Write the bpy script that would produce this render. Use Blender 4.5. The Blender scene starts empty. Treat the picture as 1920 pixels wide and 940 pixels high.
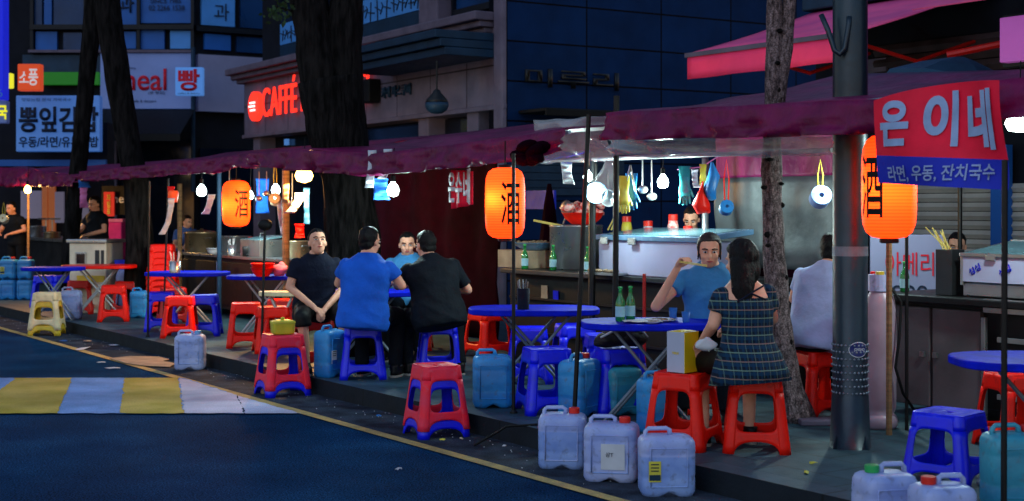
import bmesh
import bpy, math, random
from mathutils import Vector, Matrix, noise, Euler
R = math.radians
PI = math.pi
random.seed(11)
sc = bpy.context.scene
COL = sc.collection
F = 2600.0          # focal length in photo pixels (1920 wide)
EYE = 1.64          # camera height
HOR = 389.0         # horizon row

# ---------------------------------------------------------------- camera, sky, sky fill lamp, exposure
cam_d = bpy.data.cameras.new('camera')
cam = bpy.data.objects.new('camera', cam_d)
COL.objects.link(cam)
cam.location = (0, 0, EYE)
cam.rotation_euler = (R(90), 0, 0)
cam_d.sensor_width = 36
cam_d.lens = 36 * F / 1920
cam_d.shift_y = -(470 - HOR) / 1920
cam_d.clip_start = 0.1
cam_d.clip_end = 1000
cam_d.dof.use_dof = True
cam_d.dof.focus_distance = 10.3
cam_d.dof.aperture_fstop = 2.8
sc.camera = cam

world = bpy.data.worlds.new("World")
sc.world = world
world.use_nodes = True
wn = world.node_tree
sky = wn.nodes.new('ShaderNodeTexSky')
sky.sky_type = 'NISHITA'
sky.sun_disc = False
sky.sun_elevation = R(5)
sky.sun_rotation = R(20)
sky.ozone_density = 4.0
sky.air_density = 1.2
sky.dust_density = 0.4
hsv = wn.nodes.new('ShaderNodeMixRGB')
hsv.blend_type = 'MULTIPLY'
hsv.inputs[0].default_value = 1.0
hsv.inputs[2].default_value = (1.10, .72, .60, 1)
wn.links.new(sky.outputs[0], hsv.inputs[1])
wn.links.new(hsv.outputs[0], wn.nodes['Background'].inputs[0])
wn.nodes['Background'].inputs[1].default_value = 0.72

sky_fill_d = bpy.data.lights.new('sky_fill', 'SUN')  # added soft fill for the sky glow, apart from the sky's own sun
sky_fill_d.energy = 0.5
sky_fill_d.angle = R(60)
sky_fill_d.color = (0.85, 0.88, 1.0)
sky_fill = bpy.data.objects.new('sky_fill', sky_fill_d)
COL.objects.link(sky_fill)
sky_fill.location = (-5, -5, 12)
sky_fill.rotation_euler = (R(52), 0, R(-35))

sc.view_settings.view_transform = 'Standard'
sc.view_settings.look = 'None'
sc.view_settings.exposure = 0.0
sc.view_settings.gamma = 1.0
sc.view_settings.use_curve_mapping = False
sc.cycles.use_denoising = True
sc.cycles.max_bounces = 6
sc.cycles.diffuse_bounces = 3
sc.cycles.glossy_bounces = 3
sc.cycles.transmission_bounces = 6
sc.cycles.transparent_max_bounces = 12
sc.cycles.sample_clamp_indirect = 3.0
sc.cycles.caustics_reflective = False
sc.cycles.caustics_refractive = False

# ---------------------------------------------------------------- frames
ES = Vector((-.5627, .8266, 0))      # along the kerb, away from the camera
ET = Vector((.8266, .5627, 0))       # from the kerb inwards
K0 = Vector((1.04, 7.98, 0))
ROT = math.atan2(-.8266, .5627)      # local x = right along the kerb, local y = inwards
SW = .16                             # pavement height
RZ = .02                             # road level

def W(u, v, d):
    return Vector(((u - 960) * d / F, d, EYE - (v - HOR) * d / F))
def G(u, v, z=SW):
    d = (EYE - z) * F / (v - HOR)
    p = W(u, v, d); p.z = z
    return p
def SP(s, t, z=0.0):
    p = K0 + ES * s + ET * t
    p.z = z
    return p
def dT(u, t):
    a = (u - 960) / F
    return (t + 5.35) / (a * .8266 + .5627)
def PT(u, v, t):
    return W(u, v, dT(u, t))

# ---------------------------------------------------------------- materials
def mat(name, col, rough=.6, metal=0.0, var=.12, scale=8.0, bump=0.0, bscale=None, emit=None, estr=0.0,
        trans=0.0, alpha=1.0, col2=None, coat=0.0, spec=None, stretch=None, detail=4.0, grain=0.0):
    m = bpy.data.materials.new(name)
    m.use_nodes = True
    nt = m.node_tree
    b = nt.nodes['Principled BSDF']
    b.inputs['Roughness'].default_value = rough
    b.inputs['Metallic'].default_value = metal
    if trans: b.inputs['Transmission Weight'].default_value = trans
    if alpha < 1: b.inputs['Alpha'].default_value = alpha
    if coat: b.inputs['Coat Weight'].default_value = coat
    if spec is None: spec = .22 if (rough >= .5 and metal < .3) else .45
    b.inputs['Specular IOR Level'].default_value = spec
    tc = nt.nodes.new('ShaderNodeTexCoord')
    mp = nt.nodes.new('ShaderNodeMapping')
    if stretch: mp.inputs['Scale'].default_value = stretch
    nt.links.new(tc.outputs['Object'], mp.inputs[0])
    c = tuple(col) + (1,)
    if col2 is None:
        c2 = tuple(max(0, min(1, x * (1 - 2.2 * var))) for x in col) + (1,)
    else:
        c2 = tuple(col2) + (1,)
    n = nt.nodes.new('ShaderNodeTexNoise')
    n.inputs['Scale'].default_value = scale
    n.inputs['Detail'].default_value = detail
    nt.links.new(mp.outputs[0], n.inputs[0])
    r = nt.nodes.new('ShaderNodeValToRGB')
    r.color_ramp.elements[0].position = .35
    r.color_ramp.elements[1].position = .65
    r.color_ramp.elements[0].color = c2
    r.color_ramp.elements[1].color = c
    nt.links.new(n.outputs[0], r.inputs[0])
    if grain:
        ng = nt.nodes.new('ShaderNodeTexNoise'); ng.inputs['Scale'].default_value = 95; ng.inputs['Detail'].default_value = 3
        nt.links.new(tc.outputs['Object'], ng.inputs[0])
        rg = nt.nodes.new('ShaderNodeValToRGB')
        rg.color_ramp.elements[0].position = .36; rg.color_ramp.elements[1].position = .68
        rg.color_ramp.elements[0].color = (1 - grain,) * 3 + (1,); rg.color_ramp.elements[1].color = (1 + grain,) * 3 + (1,)
        nt.links.new(ng.outputs[0], rg.inputs[0])
        mg = nt.nodes.new('ShaderNodeMixRGB'); mg.blend_type = 'MULTIPLY'; mg.inputs[0].default_value = 1
        nt.links.new(r.outputs[0], mg.inputs[1]); nt.links.new(rg.outputs[0], mg.inputs[2])
        # large worn patches
        nl = nt.nodes.new('ShaderNodeTexNoise'); nl.inputs['Scale'].default_value = .7; nl.inputs['Detail'].default_value = 6
        nt.links.new(tc.outputs['Object'], nl.inputs[0])
        rl = nt.nodes.new('ShaderNodeValToRGB')
        rl.color_ramp.elements[0].position = .40; rl.color_ramp.elements[1].position = .62
        rl.color_ramp.elements[0].color = (.72, .72, .72, 1); rl.color_ramp.elements[1].color = (1.12, 1.1, 1.06, 1)
        nt.links.new(nl.outputs[0], rl.inputs[0])
        ml = nt.nodes.new('ShaderNodeMixRGB'); ml.blend_type = 'MULTIPLY'; ml.inputs[0].default_value = 1
        nt.links.new(mg.outputs[0], ml.inputs[1]); nt.links.new(rl.outputs[0], ml.inputs[2])
        nt.links.new(ml.outputs[0], b.inputs['Base Color'])
    else:
        nt.links.new(r.outputs[0], b.inputs['Base Color'])
    # uneven gloss
    mr = nt.nodes.new('ShaderNodeMapRange')
    mr.inputs['To Min'].default_value = max(0.02, rough - .1)
    mr.inputs['To Max'].default_value = min(1, rough + .1)
    n2 = nt.nodes.new('ShaderNodeTexNoise')
    n2.inputs['Scale'].default_value = scale * 2.7
    nt.links.new(mp.outputs[0], n2.inputs[0])
    nt.links.new(n2.outputs[0], mr.inputs[0])
    nt.links.new(mr.outputs[0], b.inputs['Roughness'])
    if bump:
        n3 = nt.nodes.new('ShaderNodeTexNoise')
        n3.inputs['Scale'].default_value = bscale or scale * 3
        n3.inputs['Detail'].default_value = 5
        nt.links.new(mp.outputs[0], n3.inputs[0])
        bp = nt.nodes.new('ShaderNodeBump')
        bp.inputs['Strength'].default_value = bump
        bp.inputs['Distance'].default_value = .02
        nt.links.new(n3.outputs[0], bp.inputs['Height'])
        nt.links.new(bp.outputs[0], b.inputs['Normal'])
    if emit:
        b.inputs['Emission Color'].default_value = tuple(emit) + (1,)
        b.inputs['Emission Strength'].default_value = estr
    return m

def slab_mat(name, col, joint, bw, bh, mortar=.006, rough=.7, off=.5, var=.15, axes='XY', sc_noise=3.0, spec=.3):
    """stone slabs with joints; axes picks the plane of the joints"""
    m = mat(name, col, rough, 0, var, sc_noise, .15, 40)
    nt = m.node_tree
    b = nt.nodes['Principled BSDF']
    b.inputs['Specular IOR Level'].default_value = spec
    tc = nt.nodes.new('ShaderNodeTexCoord')
    sx = nt.nodes.new('ShaderNodeSeparateXYZ')
    cx = nt.nodes.new('ShaderNodeCombineXYZ')
    nt.links.new(tc.outputs['Object'], sx.inputs[0])
    nt.links.new(sx.outputs[axes[0]], cx.inputs['X'])
    nt.links.new(sx.outputs[axes[1]], cx.inputs['Y'])
    br = nt.nodes.new('ShaderNodeTexBrick')
    br.offset = off
    br.inputs['Scale'].default_value = 1
    br.inputs['Brick Width'].default_value = bw
    br.inputs['Row Height'].default_value = bh
    br.inputs['Mortar Size'].default_value = mortar
    br.inputs['Mortar Smooth'].default_value = .1
    br.inputs['Color1'].default_value = (1, 1, 1, 1)
    br.inputs['Color2'].default_value = (.78, .8, .8, 1)
    br.inputs['Mortar'].default_value = tuple(joint) + (1,)
    nt.links.new(cx.outputs[0], br.inputs[0])
    mx = nt.nodes.new('ShaderNodeMixRGB')
    mx.blend_type = 'MULTIPLY'
    mx.inputs[0].default_value = 1
    src = b.inputs['Base Color'].links[0].from_socket
    nt.links.new(src, mx.inputs[1])
    nt.links.new(br.outputs[0], mx.inputs[2])
    nt.links.new(mx.outputs[0], b.inputs['Base Color'])
    return m

def glow(name, col, strength, base=None):
    base = base or tuple(c * .5 for c in col)
    return mat(name, base, .5, emit=col, estr=strength, var=.03)

def sheer(name, col, alpha, rough=.15):
    """clear crinkled plastic film"""
    m = mat(name, col, rough, 0, .05, 6, .6, 14, alpha=alpha, spec=.8)
    return m

M = {}
M['asphalt'] = mat('asphalt', (.008, .060, .160), .95, 0, .12, 1.3, .7, 160, col2=(.004, .036, .108), spec=.03, grain=.85)
M['gutter'] = mat('gutter_concrete', (.055, .075, .11), .85, 0, .22, 4, .5, 60, col2=(.018, .022, .034), spec=.1, grain=.4)
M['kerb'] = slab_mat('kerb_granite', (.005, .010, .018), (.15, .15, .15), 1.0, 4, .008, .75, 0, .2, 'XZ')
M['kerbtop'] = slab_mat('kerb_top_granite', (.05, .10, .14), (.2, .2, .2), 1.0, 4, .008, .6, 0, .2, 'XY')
M['pave'] = slab_mat('paving', (.032, .085, .115), (.25, .25, .25), .6, .4, .006, .6, .5, .2, 'XY')
M['yellow_line'] = mat('yellow_road_paint', (.70, .47, .15), .8, 0, .2, 9, .3, 90, col2=(.42, .30, .13), grain=.2)
M['yellow_paint'] = mat('faded_yellow_paint', (.60, .46, .11), .8, 0, .2, 2.4, .3, 90, col2=(.42, .34, .04), grain=.25)
M['white_paint'] = mat('worn_white_paint', (.20, .40, .85), .8, 0, .1, 3, .3, 90, col2=(.13, .30, .66), grain=.2)
M['pale_paint'] = mat('pale_road_paint', (.62, .62, .82), .8, 0, .08, 3, .3, 90, col2=(.46, .48, .66), grain=.2)
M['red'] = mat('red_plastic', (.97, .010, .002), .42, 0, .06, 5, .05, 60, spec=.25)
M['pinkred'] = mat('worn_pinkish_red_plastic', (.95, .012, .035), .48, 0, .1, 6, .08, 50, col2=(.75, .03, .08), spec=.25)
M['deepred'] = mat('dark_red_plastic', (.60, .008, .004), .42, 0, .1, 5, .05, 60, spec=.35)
M['blue'] = mat('blue_plastic', (.002, .008, .90), .38, 0, .12, 5, .05, 60)
M['tableblue'] = mat('blue_table_plastic', (.002, .012, .62), .6, 0, .15, 9, .0, 50, spec=.08)
M['yellow'] = mat('yellow_plastic', (.75, .50, .03), .45, 0, .15, 7)
M['cream'] = mat('dirty_cream_plastic', (.80, .66, .40), .5, 0, .15, 7)
M['jug'] = mat('milky_plastic', (.44, .49, .76), .42, 0, .1, 5, .12, 22, col2=(.26, .33, .66))
M['jugblue'] = mat('bluish_milky_plastic', (.03, .30, .66), .42, 0, .1, 5, .12, 22, col2=(.02, .20, .50))
M['jugteal'] = mat('teal_milky_plastic', (.04, .34, .46), .42, 0, .1, 5, .12, 22, col2=(.03, .24, .36))
M['capred'] = mat('red_cap', (.75, .02, .01), .4)
M['capgreen'] = mat('green_cap', (.02, .42, .10), .4)
M['capblue'] = mat('blue_cap', (.15, .35, .65), .4)
M['steel'] = mat('stainless_steel', (.42, .44, .46), .3, .85, .12, 3, .05, 30)
M['darksteel'] = mat('dull_steel', (.045, .048, .055), .45, .7, .2, 3, .08, 30)
M['greypaint'] = mat('grey_door_paint', (.15, .125, .14), .5, .2, .2, 2, .08, 30)
M['blackmetal'] = mat('black_metal', (.004, .004, .006), .45, .3, .2, 8)
M['black'] = mat('black_matter', (.003, .003, .004), .6, 0, .2, 8)
M['whitemetal'] = mat('white_painted_tube', (.50, .50, .52), .4, .2, .15, 8)
M['greymetal'] = mat('grey_painted_tube', (.20, .24, .30), .4, .4, .15, 8)
M['redmetal'] = mat('red_painted_tube', (.5, .01, .01), .4, .2, .15, 8)
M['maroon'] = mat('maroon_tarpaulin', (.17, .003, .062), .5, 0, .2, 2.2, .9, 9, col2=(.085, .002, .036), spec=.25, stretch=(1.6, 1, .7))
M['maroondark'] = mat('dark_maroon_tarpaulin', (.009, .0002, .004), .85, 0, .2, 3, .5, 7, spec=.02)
M['clear'] = sheer('clear_plastic_film', (.55, .58, .62), .38)
M['greycurtain'] = mat('grey_plastic_curtain', (.085, .095, .105), .45, 0, .2, 2.2, .6, 6, col2=(.03, .034, .04), spec=.25)
M['bannerred'] = mat('red_banner_cloth', (.95, .010, .05), .6, 0, .1, 5, .3, 10)
M['bannerblue'] = mat('blue_banner_cloth', (.015, .03, .50), .6, 0, .1, 5, .3, 10)
M['bannertext'] = mat('pale_blue_lettering', (.32, .45, .72), .6)
M['whitetext'] = mat('white_lettering', (.75, .75, .78), .6)
M['darktext'] = mat('dark_lettering', (.01, .02, .05), .6)
M['redtext'] = mat('red_lettering', (.65, .01, .03), .6)
M['bark'] = mat('dark_bark', (.016, .014, .014), .95, 0, .3, 7, 1.0, 18, col2=(.003, .003, .003), stretch=(3, 3, .6), spec=.05)
M['barklight'] = mat('pale_smooth_bark', (.30, .22, .23), .95, 0, .3, 26, 1.0, 60, col2=(.07, .05, .052), stretch=(1.6, 1.6, .7), spec=.1, detail=8, grain=.5)
M['leaf'] = mat('leaf_green', (.03, .07, .025), .7, 0, .3, 5)
M['polepaint'] = mat('dark_teal_pole_paint', (.010, .026, .042), .36, .2, .2, 3, .15, 14, col2=(.006, .015, .03), spec=.5)
M['skin'] = mat('skin', (.78, .38, .25), .5, 0, .06, 12, .05, 90)
M['hair'] = mat('black_hair', (.004, .003, .004), .5, 0, .3, 30, .6, 60, stretch=(4, 4, .6), spec=.2)
M['brownhair'] = mat('dark_brown_hair', (.03, .016, .012), .45, 0, .3, 30, .5, 60, stretch=(4, 4, .6))
M['eyedark'] = mat('dark_eye', (.01, .007, .006), .2)
M['eyewhite'] = mat('eye_white', (.7, .68, .66), .3)
M['lips'] = mat('lip_red', (.50, .10, .09), .5)
M['shirtblue'] = mat('blue_cotton', (.010, .12, .66), .85, 0, .12, 6, .25, 40)
M['shirtblack'] = mat('black_cotton', (.0025, .006, .012), .85, 0, .2, 6, .25, 40)
M['shirtnavy'] = mat('navy_cotton', (.003, .006, .022), .85, 0, .2, 6, .25, 40)
M['shirtlight'] = mat('pale_grey_cotton', (.42, .50, .80), .85, 0, .1, 6, .25, 40)
M['shirtcyan'] = mat('sky_blue_cotton', (.05, .24, .52), .85, 0, .1, 6, .25, 40)
M['trousers'] = mat('dark_trousers', (.002, .004, .009), .85, 0, .2, 6, .25, 40)
M['jeans'] = mat('denim', (.015, .04, .10), .85, 0, .2, 14, .25, 60)
M['greencloth'] = mat('dark_green_cloth', (.02, .09, .05), .85, 0, .2, 6)
M['shoe'] = mat('shoe_black', (.005, .005, .006), .5)
M['shoepale'] = mat('shoe_pale_sole', (.35, .33, .30), .6)
M['stone'] = slab_mat('pale_wall_stone', (.17, .135, .20), (.15, .12, .14), 1.15, .62, .012, .7, 0, .12, 'XZ')
M['stoneplain'] = mat('pale_stone_trim', (.13, .105, .155), .7, 0, .12, 4, .1, 30)
M['panel'] = slab_mat('dark_blue_wall_panels', (.003, .024, .095), (.05, .05, .05), 1.40, .578, .014, .7, 0, .12, 'XZ', 2.0, .08)
M['bluemetal'] = mat('blue_grey_metal', (.012, .04, .085), .5, .2, .12, 4)
M['glassdark'] = mat('dark_window_glass', (.003, .008, .02), .12, 0, .2, 1.5, spec=.8)
M['glassblue'] = mat('blue_tinted_window_glass', (.006, .045, .16), .3, 0, .2, .8, spec=.2)
M['poster'] = mat('pale_blue_window_film', (.015, .11, .42), .5, 0, .08, 2)
M['posterwhite'] = mat('white_window_film', (.07, .28, .72), .5, 0, .08, 2)
M['frame'] = mat('dark_window_frame', (.003, .005, .012), .5)
M['darkwall'] = mat('dark_wall', (.004, .006, .014), .8, 0, .2, 2)
M['signblue'] = glow('lit_blue_sign_face', (.03, .16, .62), .30, (.15, .3, .6))
M['signwhite'] = mat('white_sign_band', (.20, .26, .50), .5, 0, .08, 1.5, emit=(.05, .12, .42), estr=.16)
M['signlilac'] = mat('lilac_sign_band', (.26, .26, .42), .5, 0, .08, 1.5)
M['signtext'] = glow('lit_white_letters', (.8, .75, .75), .55)
M['neonred'] = glow('red_neon', (1.0, .03, .015), 1.7, (.6, .02, .01))
M['neonwhite'] = glow('white_neon', (1, .8, .8), 2.0)
M['neonyellow'] = glow('yellow_neon', (.9, .85, .03), .9)
M['neonblue'] = glow('deep_blue_neon', (.01, .02, .75), .6)
M['neonorange'] = glow('orange_lit_sign', (.85, .09, .02), .55)
M['neongreen'] = glow('green_lit_band', (.02, .22, .02), .35)
M['neonpurple'] = glow('purple_lit_sign', (.50, .10, .45), .28)
M['signbox'] = glow('pale_blue_lit_box', (.10, .30, .80), .5)
M['bulbwhite'] = glow('white_bulb', (.75, 1.0, .95), 30)
M['bulbwarm'] = glow('warm_bulb', (1.0, .55, .12), 26)
M['awningpink'] = mat('pink_awning_cloth', (.90, .10, .26), .6, 0, .12, 2, .15, 12, col2=(.66, .07, .24))
M['awningred'] = mat('red_valance_cloth', (.96, .05, .17), .6, 0, .08, 2, .15, 12)
M['cardboard'] = mat('cardboard', (.42, .30, .20), .9, 0, .15, 6, .2, 40)
M['paper'] = mat('white_paper', (.62, .62, .66), .8, 0, .06, 8)
M['greenglass'] = mat('green_bottle_glass', (.02, .36, .07), .08, 0, .05, 5, trans=.55, coat=.5)
M['bottlelabel'] = mat('pale_bottle_label', (.35, .62, .70), .5)
M['yellowbox'] = mat('yellow_carton', (.85, .60, .01), .5, 0, .05, 5)
M['whitebox'] = mat('pale_carton_side', (.45, .47, .60), .6, 0, .05, 5)
M['kettle'] = mat('olive_yellow_plastic', (.55, .52, .03), .4, 0, .1, 8)
M['shutter'] = mat('shutter_metal', (.60, .56, .50), .35, .25, .12, 3)
M['wood'] = mat('warm_wood', (.30, .17, .08), .6, 0, .2, 6, .2, 40, stretch=(1, 1, 6))
M['bamboo'] = mat('yellow_chopsticks', (.75, .60, .16), .5)
M['food'] = mat('dried_shells', (.35, .25, .16), .7, 0, .3, 60, .6, 80, col2=(.10, .06, .04))
M['redpack'] = mat('red_snack_wrappers', (.75, .03, .02), .25, 0, .1, 26, .8, 40, col2=(.85, .6, .55))
M['tealrubber'] = mat('teal_rubber', (.03, .50, .52), .45)
M['yellowrubber'] = mat('yellow_rubber', (.70, .60, .06), .45)
M['pinkcloth'] = mat('pink_cloth', (.60, .16, .38), .7)
M['whitecloth'] = mat('white_cloth', (.52, .55, .62), .8, 0, .1, 8, .3, 20)
M['pinkgas'] = mat('pinkish_cylinder_paint', (.42, .30, .38), .4, .1, .12, 5)
M['rope'] = mat('yellow_string', (.65, .50, .05), .8)
M['bagblack'] = mat('black_bag_fabric', (.006, .005, .007), .6, 0, .3, 14, .5, 24, col2=(.03, .025, .025))
M['enamel'] = mat('blue_enamel', (.12, .25, .42), .25, 0, .1, 5, coat=.4)
M['lidglass'] = mat('smoked_lid', (.16, .30, .36), .15, .0, .15, 3, spec=.8)
M['pinkbox'] = mat('magenta_panel', (.55, .02, .22), .5)
M['boxface'] = mat('lilac_box_face', (.40, .42, .62), .5, 0, .08, 3)

# plaid dress
def plaid():
    m = mat('plaid_cotton', (.004, .012, .030), .85, 0, .15, 8, .2, 50)
    nt = m.node_tree
    b = nt.nodes['Principled BSDF']
    tc = nt.nodes.new('ShaderNodeTexCoord')
    sx = nt.nodes.new('ShaderNodeSeparateXYZ')
    nt.links.new(tc.outputs['Object'], sx.inputs[0])
    src = b.inputs['Base Color'].links[0].from_socket
    def band(sock, freq, ph, w, col, fac, prev):
        a = nt.nodes.new('ShaderNodeMath'); a.operation = 'MULTIPLY_ADD'
        a.inputs[1].default_value = freq; a.inputs[2].default_value = ph
        nt.links.new(sock, a.inputs[0])
        f = nt.nodes.new('ShaderNodeMath'); f.operation = 'FRACT'
        nt.links.new(a.outputs[0], f.inputs[0])
        l = nt.nodes.new('ShaderNodeMath'); l.operation = 'LESS_THAN'
        l.inputs[1].default_value = w
        nt.links.new(f.outputs[0], l.inputs[0])
        k = nt.nodes.new('ShaderNodeMath'); k.operation = 'MULTIPLY'
        k.inputs[1].default_value = fac
        nt.links.new(l.outputs[0], k.inputs[0])
        x = nt.nodes.new('ShaderNodeMixRGB')
        x.inputs[2].default_value = col + (1,)
        nt.links.new(k.outputs[0], x.inputs[0]); nt.links.new(prev, x.inputs[1])
        return x.outputs[0]
    o = band(sx.outputs['Z'], 20, .1, .38, (.004, .035, .085), .75, src)
    o = band(sx.outputs['X'], 24, .2, .32, (.004, .035, .085), .6, o)
    o = band(sx.outputs['Z'], 20, .62, .14, (.16, .25, .20), .75, o)
    o = band(sx.outputs['X'], 24, .70, .12, (.16, .25, .20), .38, o)
    o = band(sx.outputs['Z'], 10, .3, .06, (.25, .07, .09), .6, o)
    nt.links.new(o, b.inputs['Base Color'])
    return m
M['plaid'] = plaid()

def watery(m, dark):
    """see-through plastic: the water inside shows as a deeper tone up to each jug's own level, plus grime near the foot"""
    nt = m.node_tree; b = nt.nodes['Principled BSDF']
    tc = nt.nodes.new('ShaderNodeTexCoord'); sx = nt.nodes.new('ShaderNodeSeparateXYZ'); oi = nt.nodes.new('ShaderNodeObjectInfo')
    nt.links.new(tc.outputs['Object'], sx.inputs[0])
    lv = nt.nodes.new('ShaderNodeMapRange'); lv.inputs['To Min'].default_value = -.02; lv.inputs['To Max'].default_value = .30
    nt.links.new(oi.outputs['Random'], lv.inputs[0])
    lt = nt.nodes.new('ShaderNodeMath'); lt.operation = 'SUBTRACT'
    nt.links.new(lv.outputs[0], lt.inputs[0]); nt.links.new(sx.outputs['Z'], lt.inputs[1])
    mr = nt.nodes.new('ShaderNodeMapRange'); mr.inputs['From Min'].default_value = -.004; mr.inputs['From Max'].default_value = .004
    nt.links.new(lt.outputs[0], mr.inputs[0])
    src = b.inputs['Base Color'].links[0].from_socket
    mx = nt.nodes.new('ShaderNodeMixRGB'); mx.blend_type = 'MULTIPLY'; mx.inputs[2].default_value = dark + (1,)
    nt.links.new(mr.outputs[0], mx.inputs[0]); nt.links.new(src, mx.inputs[1])
    ns = nt.nodes.new('ShaderNodeTexNoise'); ns.inputs['Scale'].default_value = 26; ns.inputs['Detail'].default_value = 6
    nt.links.new(tc.outputs['Object'], ns.inputs[0])
    rp = nt.nodes.new('ShaderNodeValToRGB'); rp.color_ramp.elements[0].position = .55; rp.color_ramp.elements[1].position = .75
    rp.color_ramp.elements[0].color = (0, 0, 0, 1); rp.color_ramp.elements[1].color = (.6, .6, .6, 1)
    nt.links.new(ns.outputs[0], rp.inputs[0])
    m2 = nt.nodes.new('ShaderNodeMixRGB'); m2.inputs[2].default_value = (.10, .09, .10, 1)
    nt.links.new(rp.outputs[0], m2.inputs[0]); nt.links.new(mx.outputs[0], m2.inputs[1])
    nt.links.new(m2.outputs[0], b.inputs['Base Color'])
def scuff(m, col):
    nt = m.node_tree; b = nt.nodes['Principled BSDF']
    tc = nt.nodes.new('ShaderNodeTexCoord')
    ns = nt.nodes.new('ShaderNodeTexNoise'); ns.inputs['Scale'].default_value = 14; ns.inputs['Detail'].default_value = 9; ns.inputs['Roughness'].default_value = .7
    oi = nt.nodes.new('ShaderNodeObjectInfo'); ad = nt.nodes.new('ShaderNodeVectorMath'); ad.operation = 'ADD'
    nt.links.new(tc.outputs['Object'], ad.inputs[0]); nt.links.new(oi.outputs['Random'], ad.inputs[1])
    nt.links.new(ad.outputs[0], ns.inputs[0])
    rp = nt.nodes.new('ShaderNodeValToRGB'); rp.color_ramp.elements[0].position = .54; rp.color_ramp.elements[1].position = .70
    rp.color_ramp.elements[0].color = (0, 0, 0, 1); rp.color_ramp.elements[1].color = (.5, .5, .5, 1)
    nt.links.new(ns.outputs[0], rp.inputs[0])
    src = b.inputs['Base Color'].links[0].from_socket
    mx = nt.nodes.new('ShaderNodeMixRGB'); mx.inputs[2].default_value = col + (1,)
    nt.links.new(rp.outputs[0], mx.inputs[0]); nt.links.new(src, mx.inputs[1])
    nt.links.new(mx.outputs[0], b.inputs['Base Color'])
scuff(M['red'], (.45, .02, .02)); scuff(M['pinkred'], (.60, .12, .20)); scuff(M['blue'], (.01, .03, .42)); scuff(M['deepred'], (.25, .01, .01))
for k_ in ('jug', 'jugblue', 'jugteal'): watery(M[k_], (.62, .80, .95))

def check():
    m = mat('blue_gingham', (.04, .12, .42), .85)
    nt = m.node_tree
    b = nt.nodes['Principled BSDF']
    tc = nt.nodes.new('ShaderNodeTexCoord')
    ch = nt.nodes.new('ShaderNodeTexChecker')
    ch.inputs['Scale'].default_value = 60
    ch.inputs['Color1'].default_value = (.01, .06, .28, 1)
    ch.inputs['Color2'].default_value = (.08, .14, .34, 1)
    nt.links.new(tc.outputs['Object'], ch.inputs[0])
    nt.links.new(ch.outputs[0], b.inputs['Base Color'])
    return m
M['gingham'] = check()

def lantern_mat():
    """ribbed orange paper lit through by the bulb inside"""
    m = bpy.data.materials.new('orange_lantern_paper')
    m.use_nodes = True
    nt = m.node_tree
    b = nt.nodes['Principled BSDF']
    out = nt.nodes['Material Output']
    b.inputs['Base Color'].default_value = (.75, .07, .01, 1)
    b.inputs['Roughness'].default_value = .6
    b.inputs['Specular IOR Level'].default_value = .2
    b.inputs['Emission Color'].default_value = (1.0, .06, .004, 1)
    b.inputs['Emission Strength'].default_value = .50
    tc = nt.nodes.new('ShaderNodeTexCoord')
    wv = nt.nodes.new('ShaderNodeTexWave'); wv.bands_direction = 'Z'; wv.inputs['Scale'].default_value = 16
    nt.links.new(tc.outputs['Object'], wv.inputs[0])
    rp = nt.nodes.new('ShaderNodeValToRGB')
    rp.color_ramp.elements[0].color = (.85, .10, .012, 1); rp.color_ramp.elements[1].color = (.95, .19, .025, 1)
    nt.links.new(wv.outputs[0], rp.inputs[0])
    tr = nt.nodes.new('ShaderNodeBsdfTranslucent')
    nt.links.new(rp.outputs[0], tr.inputs[0])
    mx = nt.nodes.new('ShaderNodeAddShader')
    nt.links.new(b.outputs[0], mx.inputs[0]); nt.links.new(tr.outputs[0], mx.inputs[1])
    nt.links.new(mx.outputs[0], out.inputs[0])
    return m
M['lantern'] = lantern_mat()

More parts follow.
